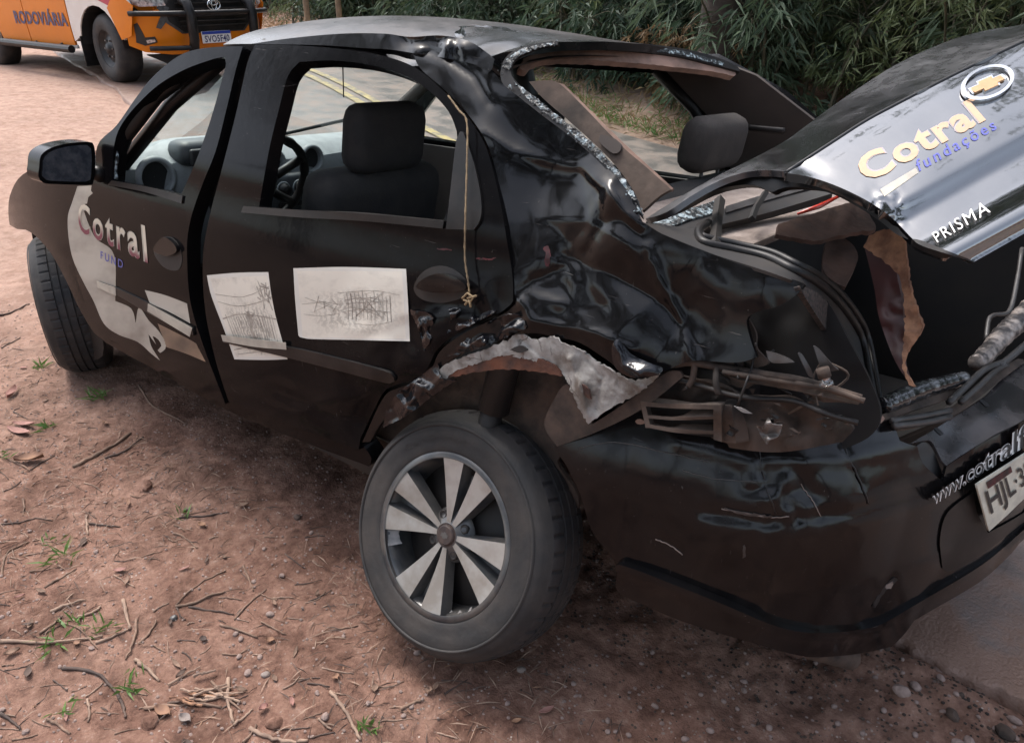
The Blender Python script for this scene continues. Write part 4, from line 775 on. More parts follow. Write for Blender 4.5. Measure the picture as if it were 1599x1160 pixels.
# perforated felt strip and rubber seals along the quarter edge
SEAL = Surf(tps([(1003, 346, float(side_depth(np.array([[1003., 346.]]))[0])), (1100, 390, float(side_depth(np.array([[1100., 390.]]))[0])), (1250, 444, float(side_depth(np.array([[1250., 444.]]))[0])), (1330, 520, bd(1330, 520)+.03), (1350, 600, bd(1350, 600)+.03), (1374, 650, bd(1374, 650)+.02), (1180, 340, 1.62), (1300, 400, 1.52)]))
panel('felt_strip', [(1248, 446, 1), (1262, 450), (1280, 460), (1300, 482), (1318, 514), (1334, 552), (1348, 600, 1), (1338, 598), (1326, 574), (1310, 545), (1280, 500), (1256, 462)], SEAL, M['felt'], CAR, lift=-.006, th=.01, step=5)
panel('bare_edge', [(1326, 572), (1334, 574), (1342, 590), (1348, 606), (1340, 602), (1332, 586)], SEAL, M['scuff'], CAR, lift=.006, th=.003, step=4, jag=.8)
SL = [(1103, 350), (1092, 358), (1092, 370), (1104, 380), (1150, 390), (1200, 402), (1240, 422), (1268, 436), (1299, 460), (1326, 492), (1346, 530), (1358, 588), (1368, 646)]
for k, (dx, dy, r, l) in enumerate(((0, 0, .0085, -.01), (8, -7, .0075, -.022))):
    v, f = tube(SEAL.at(spline([(x+dx*(.4 if j < 3 else 1), y+dy*(.4 if j < 3 else 1), 0) for j, (x, y) in enumerate(SL)], 6), l), r, 8); mk('boot_seal', v, f, M['plastic'], CAR)
panel('boot_gutter', [(1006, 348, 1), (1040, 352), (1096, 360), (1104, 378), (1160, 390), (1240, 418), (1290, 446), (1325, 486), (1350, 540), (1366, 646, 1), (1350, 606, 1), (1334, 552), (1300, 482), (1262, 450), (1207, 427), (1116, 398), (1050, 374)], SEAL, M['dark'], CAR, lift=-.018, th=.006, step=8)

# boot well: dark steel box open towards the rear
def bodybox(nm, quad, m): return thick(mk(nm, B(quad), [tuple(range(len(quad)))], m, CAR, False), .012)
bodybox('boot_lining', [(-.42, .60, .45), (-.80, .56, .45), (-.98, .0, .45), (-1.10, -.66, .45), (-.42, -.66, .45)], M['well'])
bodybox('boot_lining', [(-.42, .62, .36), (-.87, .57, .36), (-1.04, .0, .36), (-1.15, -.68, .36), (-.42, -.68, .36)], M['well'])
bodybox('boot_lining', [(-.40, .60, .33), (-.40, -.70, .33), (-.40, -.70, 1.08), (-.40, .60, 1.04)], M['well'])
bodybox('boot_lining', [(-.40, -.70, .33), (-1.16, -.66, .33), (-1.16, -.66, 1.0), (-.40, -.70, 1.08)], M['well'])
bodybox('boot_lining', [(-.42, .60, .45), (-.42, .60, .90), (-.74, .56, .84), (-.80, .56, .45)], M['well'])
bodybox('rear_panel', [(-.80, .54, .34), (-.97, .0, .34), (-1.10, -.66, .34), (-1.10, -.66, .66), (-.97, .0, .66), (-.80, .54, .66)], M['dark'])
# crossmember along the boot sill: two ribbed bars, dusty plate and grey strips
def rim(pts, ks): return Surf(tps([(x, y, bd(x, y)+k) for (x, y), k in zip(pts, ks)]))
RIMS = Surf(tps([(x, y, bd(x, y)+k) for x, y, k in ((1376, 640, .03), (1393, 660, .01), (1466, 610, .08), (1509, 592, .10), (1570, 550, .12), (1599, 500, .15), (1484, 650, .055), (1540, 600, .085), (1640, 480, .17), (1520, 640, .06))]))
def ribbed(nm, line, rs, m, n):
    c = spline([(*p, 0) for p in line], 10); C = RIMS.at(c, .02); t = np.linspace(0, 1, len(C)); r = np.interp(t, np.linspace(0, 1, len(rs)), rs)
    k = np.abs(((t*n) % 1)-.5); r = r*np.where(k > .42, .90, 1.0)*(1+.05*np.cos(t*n*6.28)); v, f = tube(C, r, 14); return mk(nm, v, f, m, CAR)
M['bar'] = mat('scraped_black_bar', (.012, .012, .014), .18, c2=(.10, .10, .105), scale=30, lo=.5, hi=.62, coat=.4)
M['foilbar'] = mat('scraped_grey_bar', (.05, .045, .045), .35, .2, c2=(.38, .33, .30), scale=22, lo=.45, hi=.6, bump=.3, bscale=30)
ribbed('ribbed_bar', [(1378, 634), (1400, 625), (1435, 610), (1470, 600), (1506, 590)], [.017, .020, .021, .019, .016], M['bar'], 6)
ribbed('ribbed_bar', [(1524, 568), (1545, 548), (1562, 528), (1578, 512), (1592, 500), (1610, 478)], [.019, .022, .024, .026, .026, .024], M['foilbar'], 7)
panel('sill_plate', [(1376, 648, 1), (1420, 628), (1466, 614), (1509, 594, 1), (1500, 606), (1476, 624), (1429, 640), (1383, 656, 1)], RIMS, M['mudtrim'], CAR, lift=.012, th=.006, step=6)
panel('sill_plate', [(1300, 674, 1), (1340, 656), (1368, 646), (1384, 652, 1), (1376, 660), (1330, 674), (1312, 680)], BUMP, M['copper'], CAR, lift=.008, th=.006, step=5, jag=.8, seed=3)
panel('sill_plate', [(1400, 672, 1), (1440, 664), (1490, 648), (1520, 628), (1560, 596), (1600, 566, 1), (1590, 560), (1540, 590), (1490, 632), (1440, 654), (1402, 664)], RIMS, M['mudtrim'], CAR, lift=-.005, th=.006, step=6)
for line, r in (([(1392, 657), (1440, 650), (1484, 641)], .007), ([(1396, 665), (1440, 660), (1484, 651)], .007), ([(1482, 628), (1510, 602), (1536, 578), (1566, 566)], .008), ([(1500, 628), (1530, 602), (1556, 578), (1572, 570)], .007), ([(1560, 572), (1580, 556), (1610, 530)], .009)):
    P = RIMS.at(spline([(*p, 0) for p in line], 4), .035); v, f = tube(P, r, 6); mk('torn_strip', v, f, M['greybar'], CAR)
# torn board, felt and odd bits inside the boot
BRD = Surf(tps([(1349, 387, 1.50), (1366, 454, 1.49), (1396, 560, 1.45), (1421, 602, 1.42), (1414, 387, 1.44), (1428, 474, 1.43), (1410, 367, 1.45), (1439, 510, 1.42)]), dents([('noise', 1420, 500, 60, 20, .010, 91)]))
board = panel('torn_board', [(1349, 384, 1), (1360, 366), (1386, 358), (1406, 372), (1400, 420), (1410, 480), (1412, 545), (1414, 575), (1422, 602, 1), (1396, 560), (1373, 497), (1366, 454), (1356, 410)], BRD, M['maroon'], CAR, th=.014, step=7)
panel('torn_edge', [(1349, 386, 1), (1360, 366), (1386, 357), (1412, 366, 1), (1416, 400), (1420, 440), (1429, 474), (1440, 510), (1432, 530), (1418, 546), (1414, 575), (1428, 602, 1), (1420, 602), (1409, 570), (1411, 530), (1413, 490), (1407, 440), (1395, 420), (1375, 405)], BRD, M['board'], board, lift=.014, th=.006, step=5, jag=1., seed=9)
FEL = Surf(tps([(1215, 345, 1.62), (1355, 320, 1.72), (1370, 365, 1.62), (1210, 365, 1.58), (1320, 430, 1.52), (1300, 450, 1.5)]), dents([('noise', 1290, 350, 90, 30, .012, 92)]))
panel('boot_felt', [(1215, 350, 1), (1260, 336), (1320, 318), (1345, 312, 1), (1358, 335), (1368, 358), (1340, 362), (1300, 370), (1270, 376), (1212, 366, 1)], FEL, M['brownfelt'], CAR, th=.01, step=6, jag=.5)
panel('boot_felt', [(1290, 378, 1), (1318, 372), (1340, 400), (1320, 448, 1), (1303, 440), (1285, 420)], FEL, M['brownfelt'], CAR, lift=-.04, th=.01, step=7)
P = FEL.at([(1246, 334), (1280, 322), (1315, 304)], -.1); v, f = tube(P, np.array([.003, .006, .003]), 6); mk('red_lamp_strip', v, f, M['redlens'], CAR)
LSH = Surf(tps([(1010, 345, 1.66), (1115, 318, 1.78), (1262, 286, 2.0), (1300, 300, 1.95), (1040, 356, 1.64), (1150, 340, 1.78)]))
panel('window_ledge', [(1009, 346, 1), (1050, 332), (1090, 322), (1116, 313, 1), (1116, 330), (1080, 342), (1042, 356, 1)], LSH, M['glassbits'], CAR, th=.01, step=5)
panel('rear_shelf_edge', [(1134, 322, 1), (1200, 302), (1262, 288, 1), (1262, 295, 1), (1200, 312), (1134, 332, 1)], LSH, M['greybar'], CAR, th=.01, step=7)
panel('rear_shelf_edge', [(1042, 357, 1), (1116, 331), (1200, 313), (1290, 292, 1), (1300, 302, 1), (1200, 332), (1120, 352), (1060, 366, 1)], LSH, M['dark'], CAR, lift=-.01, th=.02, step=8)
v, f = tube(SEAL.at([(1124, 312), (1120, 340), (1116, 384)], -.03), np.array([.012, .011, .011]), 4); mk('hinge_arm', v, f, M['dark'], CAR, False)
v, f = tube(SEAL.at([(1196, 300), (1180, 325), (1174, 342)], -.10), .008, 4); mk('hinge_arm', v, f, M['dark'], CAR, False)
v, f = tube(RIMS.at(spline([(1596, 388, 0), (1588, 440, 0), (1576, 486, 0), (1552, 492, 0), (1544, 500, 0), (1540, 530, 0)], 4), -.12), .006, 6); mk('lock_cable', v, f, M['greybar'], CAR)

# ------------------------------------------------------------------ sprung boot lid
FACE_D = plane3((1228, 270, 1.42), (1540, 97, 1.55), (1430, 378, 1.237))
_H = [np.array(a, float) for a in ((1228, 270), (1599, 65))]
def facev(p):                                         # 0 at the crease, grows towards the lower edge
    a, b = _H; n = np.array([-(b-a)[1], (b-a)[0]])/np.linalg.norm(b-a); return (p-a) @ n
def lid_rel(p):
    v = facev(p); z = .030*sstep(122, 160, v)*(1-sstep(190, 228, v))*1.15 - .010*np.exp(-((v-10)/30)**2) - .012*np.sin(np.clip(v/140, 0, 1)*math.pi) + .05*sstep(224, 262, v)**2
    return z + dents([('blob', 1255, 262, 30, 14, 20, .012), ('noise', 1380, 330, 28, 16, .010, 95), ('soft', 1450, 200, 200, 90, .004, 96)])(p)
LID = Surf(FACE_D, lid_rel)
CREASE = [(1228, 269), (1300, 222), (1350, 190), (1400, 163), (1500, 112), (1599, 65), (1700, 18)]
lid = panel('boot_lid', [(1226, 270, 1)] + CREASE[1:-1] + [(1700, 18, 1), (1800, 130, 1), (1790, 245, 1), (1700, 306), (1599, 365), (1521, 409, 1), (1490, 399), (1440, 383), (1424, 372), (1400, 347), (1374, 326), (1340, 306), (1300, 288), (1262, 276)], LID, M['lidpaint'], CAR, th=.016, step=5)
cd = lambda q: float(FACE_D(np.array([q], float))[0])
DECK = Surf(tps([(x, y, cd((x, y))+.004) for x, y in CREASE] + [(1009, 341, 1.61), (1060, 308, 1.585), (1120, 276, 1.57), (1225, 222, 1.66), (1300, 166, 1.73), (1400, 100, 1.79), (1500, 58, 1.85), (1599, 38, 1.9), (1700, 5, 1.98), (1180, 266, 1.49)]), dents([('soft', 1200, 240, 60, 22, .012, 97), ('ridge', [(1180, 250), (1225, 268)], 10, -.006)]))
panel('lid_deck', [(1008, 342, 1), (1060, 309), (1120, 275), (1175, 248), (1225, 221), (1262, 194), (1300, 166), (1350, 132), (1400, 101), (1450, 77), (1500, 58), (1550, 46), (1599, 38), (1700, 10, 1), (1700, 16, 1)] + [(x, y-1) for x, y in CREASE[-2:0:-1]] + [(1224, 268, 1), (1195, 266), (1160, 270), (1120, 284), (1080, 306), (1040, 332)], DECK, M['deckpaint'], lid, th=.012, step=7)
panel('lid_frame', [(1010, 343, 1), (1080, 308), (1120, 286), (1160, 271), (1195, 267), (1226, 270, 1), (1262, 277), (1310, 292), (1355, 313), (1395, 345), (1430, 378, 1), (1400, 366), (1372, 344), (1330, 318), (1290, 300), (1240, 292), (1215, 296), (1205, 300), (1180, 290), (1150, 290), (1110, 300), (1060, 326)], Surf(tps([(1010, 343, 1.63), (1120, 286, 1.56), (1226, 270, 1.45), (1310, 292, 1.40), (1395, 345, 1.31), (1430, 378, 1.26), (1205, 300, 1.46), (1330, 318, 1.40)])), M['plastic'], lid, lift=-.012, th=.02, step=6)
panel('lid_lip', [(1424, 373, 1), (1440, 384), (1490, 400), (1521, 410, 1), (1516, 406), (1480, 392), (1440, 376)], LID, M['plastic'], lid, lift=.004, th=.01, step=5)
v, f = tube(LID.at(spline([(x, y-.5, 0) for x, y in CREASE], 6), .001), .0028, 6); mk('lid_seam', v, f, M['black'], lid)
for line, r, m in (([(1186, 699), (1189, 730), (1199, 768), (1212, 802)], .0016, 'black'), ([(1315, 682), (1324, 712), (1340, 744), (1356, 786)], .0018, 'black'), ([(1126, 795), (1160, 800), (1206, 808), (1232, 806)], .0012, 'shelf'), ([(1024, 842), (1044, 850), (1066, 866)], .0014, 'shelf'), ([(1066, 735), (1120, 748), (1186, 752)], .0009, 'greybar'), ([(905, 700), (960, 690), (1040, 706), (1110, 722)], .0009, 'greybar'), ([(1362, 946), (1374, 926), (1396, 905)], .002, 'black'), ([(1250, 756), (1268, 780), (1282, 806)], .001, 'shelf')):
    P = BUMP.at(spline([(*p, 0) for p in line], 6), .0015); v, f = tube(P+RNG.normal(size=P.shape)*.0006, r, 5); mk('crack', v, f, M[m], bumper)
TQ = [(1357, 286), (1540, 188), (1512, 155), (1330, 251)]
lettering('lid_lettering', 'Cotral', TQ, LID, M['peachedge'], lid, .0012, .048, 0, 1.10)
lettering('lid_lettering', 'Cotral', TQ, LID, M['peach'], lid, .0022, .030, 0, 1.11)
lettering('lid_lettering', 'funda\u00e7\u00f5es', [(1436, 273), (1560, 205), (1548, 186), (1428, 251)], LID, M['bluevinyl'], lid, .0015, .012, 0, 1.3)
panel('lid_stripe', [(1374, 296, 1), (1430, 262, 1), (1434, 270, 1), (1381, 307, 1)], LID, M['cream'], lid, lift=.0012, th=0, step=6)
lettering('model_lettering', 'PRISMA', [(1464, 379), (1547, 331), (1535, 314), (1452, 366)], LID, M['white'], lid, .004, .0, .2, 1.2, .004)
EQ = [(1516, 172), (1594, 134), (1567, 94), (1488, 126)]
def ring(nm, r0, r1, m, l, th):
    t = np.linspace(0, 2*math.pi, 40, endpoint=False); o_ = np.c_[.5+r1*np.cos(t), .5+r1*np.sin(t)]; i_ = np.c_[.5+r0*np.cos(t), .5+r0*np.sin(t)]
    P = LID.at(hmap(homog(EQ), np.vstack([o_, i_])), l); return thick(mk(nm, P, [(k, (k+1) % 40, 40+(k+1) % 40, 40+k) for k in range(40)], m, lid), -th, -1)
ring('emblem_ring', .425, .5, M['chrome'], .006, .004)
bt = [(.16, .40), (.36, .40), (.36, .30), (.68, .30), (.68, .40), (.86, .40), (.82, .60), (.64, .60), (.64, .70), (.33, .70), (.33, .60), (.14, .60)]
for s, m, l in ((1., 'chrome', .006), (.86, 'gold', .009)):
    q = [(.5+(u-.5)*s, .5+(w-.5)*s) for u, w in bt]; panel('emblem_cross', [(*p, 1) for p in lin(EQ, q)][::-1], LID, M[m], lid, lift=l, th=.004, step=5, smooth=False)

# ------------------------------------------------------------------ back window surround
PIL = Surf(side_depth)
STRIP = [(783, 116), (789, 97), (805, 81), (832, 71), (870, 66)]; STRIP2 = [(786, 130), (806, 140), (845, 168), (880, 198), (912, 226), (946, 258), (975, 292), (993, 322), (1003, 342)]
panel('window_seal', [(781, 116, 1), (786, 96), (802, 80), (830, 70), (870, 64, 1), (871, 70), (840, 76), (814, 87), (798, 103), (804, 126), (841, 156), (876, 186), (912, 213), (947, 247), (976, 281), (994, 312), (1004, 342, 1), (996, 332), (974, 298), (944, 262), (900, 221), (850, 183), (812, 153), (786, 132)], TRM_ if False else Surf(side_depth), M['plastic'], CAR, lift=.003, th=.006, step=5)
panel('glass_edge', [(804, 128, 1), (841, 156), (876, 186), (912, 213), (947, 247), (976, 281), (994, 312), (1003, 340, 1), (995, 326), (973, 293), (944, 257), (905, 220), (858, 182), (822, 152)], Surf(side_depth, dents([('noise', 900, 230, 200, 5, .003, 101)])), M['glassbits'], CAR, lift=.007, th=.003, step=3, jag=1.1, seed=8)
panel('glass_edge', [(786, 104, 1), (793, 91), (808, 80), (832, 72), (866, 67, 1), (866, 70), (838, 76), (814, 85), (800, 98), (794, 110)], Surf(side_depth, dents([('noise', 820, 90, 90, 5, .003, 102)])), M['glassbits'], CAR, lift=.007, th=.003, step=3, jag=.9, seed=9)
_q = np.random.default_rng(12); cr = []
for L_ in (STRIP2, STRIP2, STRIP, [(1008, 346), (1040, 338), (1090, 326), (1112, 318)], [(880, 68), (960, 70), (1040, 80), (1120, 98)]):
    c = spline([(*q, 0) for q in L_], 6)[:, :2]
    for k in range(26):
        p_ = c[_q.integers(len(c))]+_q.normal(size=2)*3.5
        if L_ is STRIP2 or L_ is STRIP: P_ = Surf(side_depth).at([p_], .012)[0]
        else: P_ = (CAM+rays([p_])[0]*(1.74 if L_[0][0] > 1000 else 2.06)) if False else None
        if P_ is None: continue
        s_ = _q.uniform(.0018, .0042); v, f = boxvf((0, 0, 0), (s_, s_*.9, s_*.8), 0, (_q.uniform(0, 3), _q.uniform(0, 3), 0)); cr.append((v+P_, f))
tag(mk('glass_crumbs', *join(cr), M['glassbits'], CAR, False), kind='stuff')
HDR = Surf(tps([tuple([x, y, d]) for x, y, d in ((790, 90, 1.84), (870, 66, 1.93), (1000, 70, 2.12), (1150, 104, 2.36), (1150, 120, 2.34), (870, 92, 1.91), (1000, 90, 2.10))]))
panel('roof_seal', [(820, 72, 1), (870, 63), (940, 64), (1010, 69), (1070, 77), (1120, 90), (1152, 104, 1), (1156, 112, 1), (1110, 100), (1060, 88), (1000, 80), (930, 75), (870, 74), (826, 82, 1)], HDR, M['plastic'], CAR, lift=.01, th=.012, step=6)
panel('glass_edge', [(872, 66, 1), (940, 67), (1010, 72), (1070, 81), (1130, 98, 1), (1128, 102, 1), (1066, 87), (1005, 77), (940, 72), (876, 72)], HDR, M['glassbits'], CAR, lift=.014, th=.004, step=4, jag=.5)
panel('roof_header', [(818, 88, 1), (830, 80), (870, 76), (940, 77), (1010, 82), (1080, 94), (1140, 108), (1149, 117, 1), (1146, 119), (1100, 110), (1040, 104), (980, 98), (920, 94), (870, 93), (838, 98), (824, 110, 1), (812, 108)], HDR, M['copper'], CAR, lift=-.006, th=.02, step=6, jag=.4)
TRM = Surf(side_depth)
panel('pillar_trim', [(826, 128, 1), (850, 126), (872, 130), (912, 168), (966, 224), (1010, 262), (1048, 296, 1), (1030, 306), (1012, 322), (1003, 330, 1), (990, 300), (962, 260), (925, 222), (880, 182), (846, 152)], TRM, M['mudtrim'], CAR, lift=-.035, th=.01, step=7)
panel('pillar_trim', [(872, 130, 1), (880, 132), (968, 218), (1051, 294, 1), (1048, 298, 1), (966, 228), (912, 172)], TRM, M['copper'], CAR, lift=-.045, th=.008, step=6)
panel('pillar_clip', [(938, 210, 1), (962, 218), (970, 232), (958, 240), (936, 222)], TRM, M['trim'], CAR, lift=-.028, th=.012, step=5)
def right_in(nm, xz, m, off, th=.01):
    P, F = tri2d([(x*1000, -z*1000, 1) for x, z in xz], (), 60, False); X, Z = P[:, 0]/1000, -P[:, 1]/1000; return thick(mk(nm, B(np.c_[X, -side_y(X, Z)+off, Z]), F[:, ::-1], m, CAR), th)
right_in('pillar_trim', [(-.02, 1.0), (.06, 1.20), (.24, 1.37), (.10, 1.42), (-.10, 1.36), (-.50, 1.10), (-.45, .98)], M['trim'], .05)
# ------------------------------------------------------------------ wheels of the wreck
SPIN = 1.44
def wheel(name, c, n, spin, par, alloy=True):
    """tyre radius .311, rim .205; n points out of the outer face"""
    n = np.array(n, float)/np.linalg.norm(n); e = np.cross([0, 0, 1.], n); e /= np.linalg.norm(e); g = np.cross(n, e)
    def T(V): V = np.asarray(V, float); return np.array(c)+V[:, :1]*e+V[:, 1:2]*n+V[:, 2:]*g
    w = bpy.data.objects.new(name, None); COL.objects.link(w); w.parent = par; w.location = Vector(np.array(c)-worldloc(par)); w.empty_display_size = .1
    R = .311
    prof = [(.196, -.015), (.203, -.002), (.212, .004), (.225, .003), (.240, .006), (.262, .008), (.280, .003), (.292, -.008), (.300, -.024), (.304, -.030)]
    v, f = lathe(prof, 96); parts = [(T(v), f)]
    back = [(.302, -.168), (.290, -.185), (.262, -.196), (.225, -.194), (.203, -.186), (.196, -.18)]; v, f = lathe(back, 96); parts.append((T(v), f))
    tyre = mk('tyre', *join(parts), M['rubber'], w)
    # tread: ribs with grooves, cut by cross slots on the outer rib
    pr = [(.304, -.030), (.3075, -.036), (.310, -.052), (.3112, -.066), (.304, -.067), (.304, -.073), (.3115, -.074), (.3118, -.096), (.305, -.097), (.305, -.104), (.3118, -.105), (.3115, -.127), (.304, -.128), (.304, -.134), (.3108, -.135), (.308, -.155), (.302, -.168)]
    N = 288; th = np.arange(N)*2*math.pi/N; V = []
    for r, a in pr:
        k = np.zeros(N)
        if a > -.067 and r > .3045 or a < -.134 and r > .302: k = np.where(np.arange(N) % 6 == 0, .0045, 0)
        elif r > .3085: k = np.where((np.arange(N)+3) % 9 == 0, .002, 0)
        V.append(np.c_[(r-k)*np.cos(th), np.full(N, a), (r-k)*np.sin(th)])
    m = len(pr); F = [(i*N+j, (i+1)*N+j, (i+1)*N+(j+1) % N, i*N+(j+1) % N) for i in range(m-1) for j in range(N)]
    sharp(mk('tread', T(np.vstack(V)), F, M['tread'], w), 25)
    # raised sidewall ring and maker's lettering
    v, f = lathe([(.268, .0075), (.270, .0105), (.274, .0105), (.276, .006)], 96); mk('sidewall_rib', T(v), f, M['rubber'], w)
    if alloy:
        tv, tf = text2d('Continental', .0, 0, 1.1)
        L = .85; a = 2.0-(tv[:, 0]-.5)*L; rr = .232+tv[:, 1]*.016; yy = np.interp(rr, [.225, .240, .262], [.003, .006, .008])+.0009; mk('sidewall_lettering', T(np.c_[rr*np.cos(a), yy, rr*np.sin(a)]), tf, M['rubber'], w, False)
    v, f = lathe([(.190, .0), (.205, .002), (.207, -.004), (.203, -.010), (.197, -.014), (.190, -.022), (.184, -.05), (.180, -.11), (.182, -.17), (.2, -.18)], 96); rim = mk('rim', T(v), f, M['wheeldark'], w)
    v, f = lathe([(.183, -.09), (.12, -.075), (.05, -.065), (.012, -.06)], 48); mk('brake_drum', T(v), f, M['dark'], w)
    if alloy:
        def spoke(a0, m):
            rs = np.linspace(.030, .199, 10); V = []
            for r in rs:
                t = (r-.030)/.169; hw = .006+.028*t**1.1; y = -.020+.020*t**1.4; ca, sa = math.cos(a0), math.sin(a0)
                V += [(r*ca-s*hw*sa, y, r*sa+s*hw*ca) for s in (-1, 1)]
                V += [(r*.995*ca-s*hw*1.25*sa, y-.034, r*.995*sa+s*hw*1.25*ca) for s in (-1, 1)]
            V = np.array(V); F = []; S = []
            for i in range(9):
                q = 4*i; F.append((q, q+4, q+5, q+1)); S += [(q, q+2, q+6, q+4), (q+1, q+5, q+7, q+3), (q+2, q+3, q+7, q+6)]
            S.append((36, 38, 39, 37)); o = mk('spoke', T(V), F, m, w, False, mats=[m, M['wheeldark']])
            me = o.data; bm = bmesh.new(); bm.from_mesh(me); bm.verts.ensure_lookup_table()
            for f_ in S:
                nf = bm.faces.new([bm.verts[j] for j in f_]); nf.material_index = 1
            bm.to_mesh(me); bm.free()
        for k in range(4):
            a = spin+k*math.pi/2
            spoke(a-.28, M['alloy']); spoke(a+.28, M['alloy'])
            b = a+math.pi/4; v, f = lathe([(.012, -.040), (.012, -.026), (.009, -.024), (.0, -.036)], 12); v = v+np.array([.052*math.cos(b), 0, .052*math.sin(b)]); mk('wheel_nut', T(v), f, M['dark'], w)
            q = []
            for r in np.linspace(.045, .196, 8):
                for s in np.linspace(-1, 1, 9):
                    if_ = (.20+.30*(1-(r-.045)/.151)); q.append((r*math.cos(a+s*if_*.9), -.052+.004*abs(s)+.010*(r/.196), r*math.sin(a+s*if_*.9)))
            q = np.array(q); i = np.arange(72).reshape(8, 9); mk('rim_web', T(q), np.stack([i[:-1, :-1], i[1:, :-1], i[1:, 1:], i[:-1, 1:]], -1).reshape(-1, 4), M['wheeldark'], w)
        v, f = lathe([(.0, -.0115), (.022, -.0118), (.0245, -.014), (.0265, -.019), (.030, -.0185), (.034, -.021), (.062, -.032), (.070, -.045)], 40); sharp(mk('hub', T(v[:40*5]), [x for x in f if max(x) < 200], M['rustcap'], w), 25); mk('hub_flange', T(v), [x for x in f if min(x) >= 160], M['wheeldark'], w)
        cr = np.array([(-.55, .25), (-.2, .25), (-.2, .42), (.25, .42), (.25, .25), (.6, .25), (.5, -.25), (.2, -.25), (.2, -.42), (-.25, -.42), (-.25, -.25), (-.6, -.25)])*.019; mk('hub_mark', T(np.c_[cr[:, 0], np.full(12, -.0108), cr[:, 1]]), [tuple(range(12))], M['wheeldark'], w, False)
        # kerbed patches on the rim
        for a0, a1, r0, r1 in ((math.pi+.13, math.pi+.55, .165, .200), (-1.25, -.85, .180, .203)):
            aa = np.linspace(a0, a1, 12); jj = RNG.uniform(0, .02, 12)*np.sin(np.linspace(0, 3.14, 12)); P = np.vstack([np.c_[r1*np.cos(aa), np.full(12, -.012), r1*np.sin(aa)], np.c_[(r0+jj)*np.cos(aa), np.full(12, -.036), (r0+jj)*np.sin(aa)]])
            mk('kerb_scuff', T(P), [(i, i+1, 13+i, 12+i) for i in range(11)], M['scuff'], w)
    return w
wheel('rear_wheel', (.0077, .848, .374), (math.sin(.0211)*math.cos(.4457), math.cos(.4457)*math.cos(.0211), math.sin(.4457)), SPIN, CAR)
st = math.radians(27); P = B([(2.443, .715, .30)])[0]; P[2] = .305
wheel('front_wheel', P, (math.sin(st), math.cos(st), -.02), .3, CAR)
P = B([(2.443, -.715, .3)])[0]; P[2] = .318; wheel('front_wheel', P, (-math.sin(st), -math.cos(st), 0), .3, CAR)
P = B([(0, -.715, .3)])[0]; P[2] = .318; wheel('rear_wheel', P, (0, -1, 0), .3, CAR)
v, f = tube(np.array([[.0, .70, .31], [.0, .1, .32], [0, -.6, .32]]), .035, 8); mk('rear_axle', v, f, M['mud'], CAR)
# dark inner wing behind the front wheel
panel('inner_wing', [(66, 384, 1), (110, 446), (160, 528, 1), (160, 556), (128, 556), (92, 480)], FLANK, M['dark'], CAR, lift=-.25, th=.01, step=12)

# ------------------------------------------------------------------ cabin
def part(nm, vf, m, par=None, smooth=False): return mk(nm, B(vf[0]), vf[1], m, par or CAR, smooth)
def rbox(nm, c, s, bev, m, par=None, rot=None, seg=3): return sharp(part(nm, boxvf(c, s, bev, rot, seg), m, par, True), 50)
# windscreen
gx, gy = np.meshgrid(np.linspace(0, 1, 12), np.linspace(-1, 1, 17), indexing='ij')
WX = 1.12+gx*.52+(1-gy**2)*(.12+.18*gx); WY = gy*(.545+.155*gx); WZ = 1.385+.07*(1-gy**2)*(1-gx)-gx*.40-.02*gx*(1-gx)
i = np.arange(gx.size).reshape(gx.shape); mk('windscreen', B(np.stack([WX, WY, WZ], -1).reshape(-1, 3)), np.stack([i[:-1, :-1], i[1:, :-1], i[1:, 1:], i[:-1, 1:]], -1).reshape(-1, 4), M['glass'], CAR)
v, f = tube(B([(1.70, .68, .985), (1.92, .3, .975), (1.97, 0, .975), (1.92, -.3, .975), (1.70, -.68, .985)]), .018, 6); mk('scuttle', v, f, M['plastic'], CAR)
for a in ((1.86, .42, .995), (1.93, -.05, .99)):
    v, f = tube(B([a, (a[0]-.12, a[1]-.50, a[2]+.085)]), .008, 5); mk('wiper', v, f, M['plastic'], CAR)
v, f = tube(B([(1.12, .535, 1.375), (1.40, .60, 1.20), (1.64, .68, .98)]), .024, 8); mk('front_pillar', v, f, M['plastic'], CAR)
# dash: swept section along the width
ys = np.linspace(-.68, .70, 36); rings = []
for y in ys:
    hump = .045*math.exp(-((y-.36)/.20)**4); fw = .035*math.exp(-((y-.05)/.22)**4)-.075*math.exp(-((abs(y)-.66)/.13)**2)
    top = 1.03+hump*.6
    sec = [(1.80, .985), (1.76, top-.02), (1.70, top+.0), (1.60-fw, top-.02), (1.545-fw, top-.06), (1.53-fw, .90), (1.56-fw, .80), (1.60, .70), (1.66, .58), (1.80, .52), (1.95, .55)]
    sec = np.array(sec); rings.append(np.c_[sec[:, 0], np.full(len(sec), y), sec[:, 1]])
dash = sharp(part('dashboard', loft(rings, True, True), M['greydash'], None, True), 35)
def dvent(y, x, z, r):
    V, F = lathe([(r*1.35, -.004), (r*1.3, .010), (r*1.08, .014), (r, .006), (r*.96, -.02)], 28); V = np.c_[-V[:, 1]+x, V[:, 0]+y, V[:, 2]+z]; o = part('air_vent', (V, F), M['greydash'], dash, True)
    V, F = lathe([(r*.97, -.012), (0.001, -.014)], 28); V = np.c_[-V[:, 1]+x, V[:, 0]+y, V[:, 2]+z]; part('vent_disc', (V, F), M['black'], dash, True)
dvent(.60, 1.565, .945, .055); dvent(.165, 1.49, .965, .043); dvent(-.02, 1.49, .965, .043); dvent(-.60, 1.595, .95, .045)
rbox('instrument_cowl', (1.57, .37, 1.02), (.13, .30, .09), .035, M['darkdash'], dash)
rbox('instrument_panel', (1.50, .37, 1.01), (.02, .26, .06), .01, M['black'], dash)
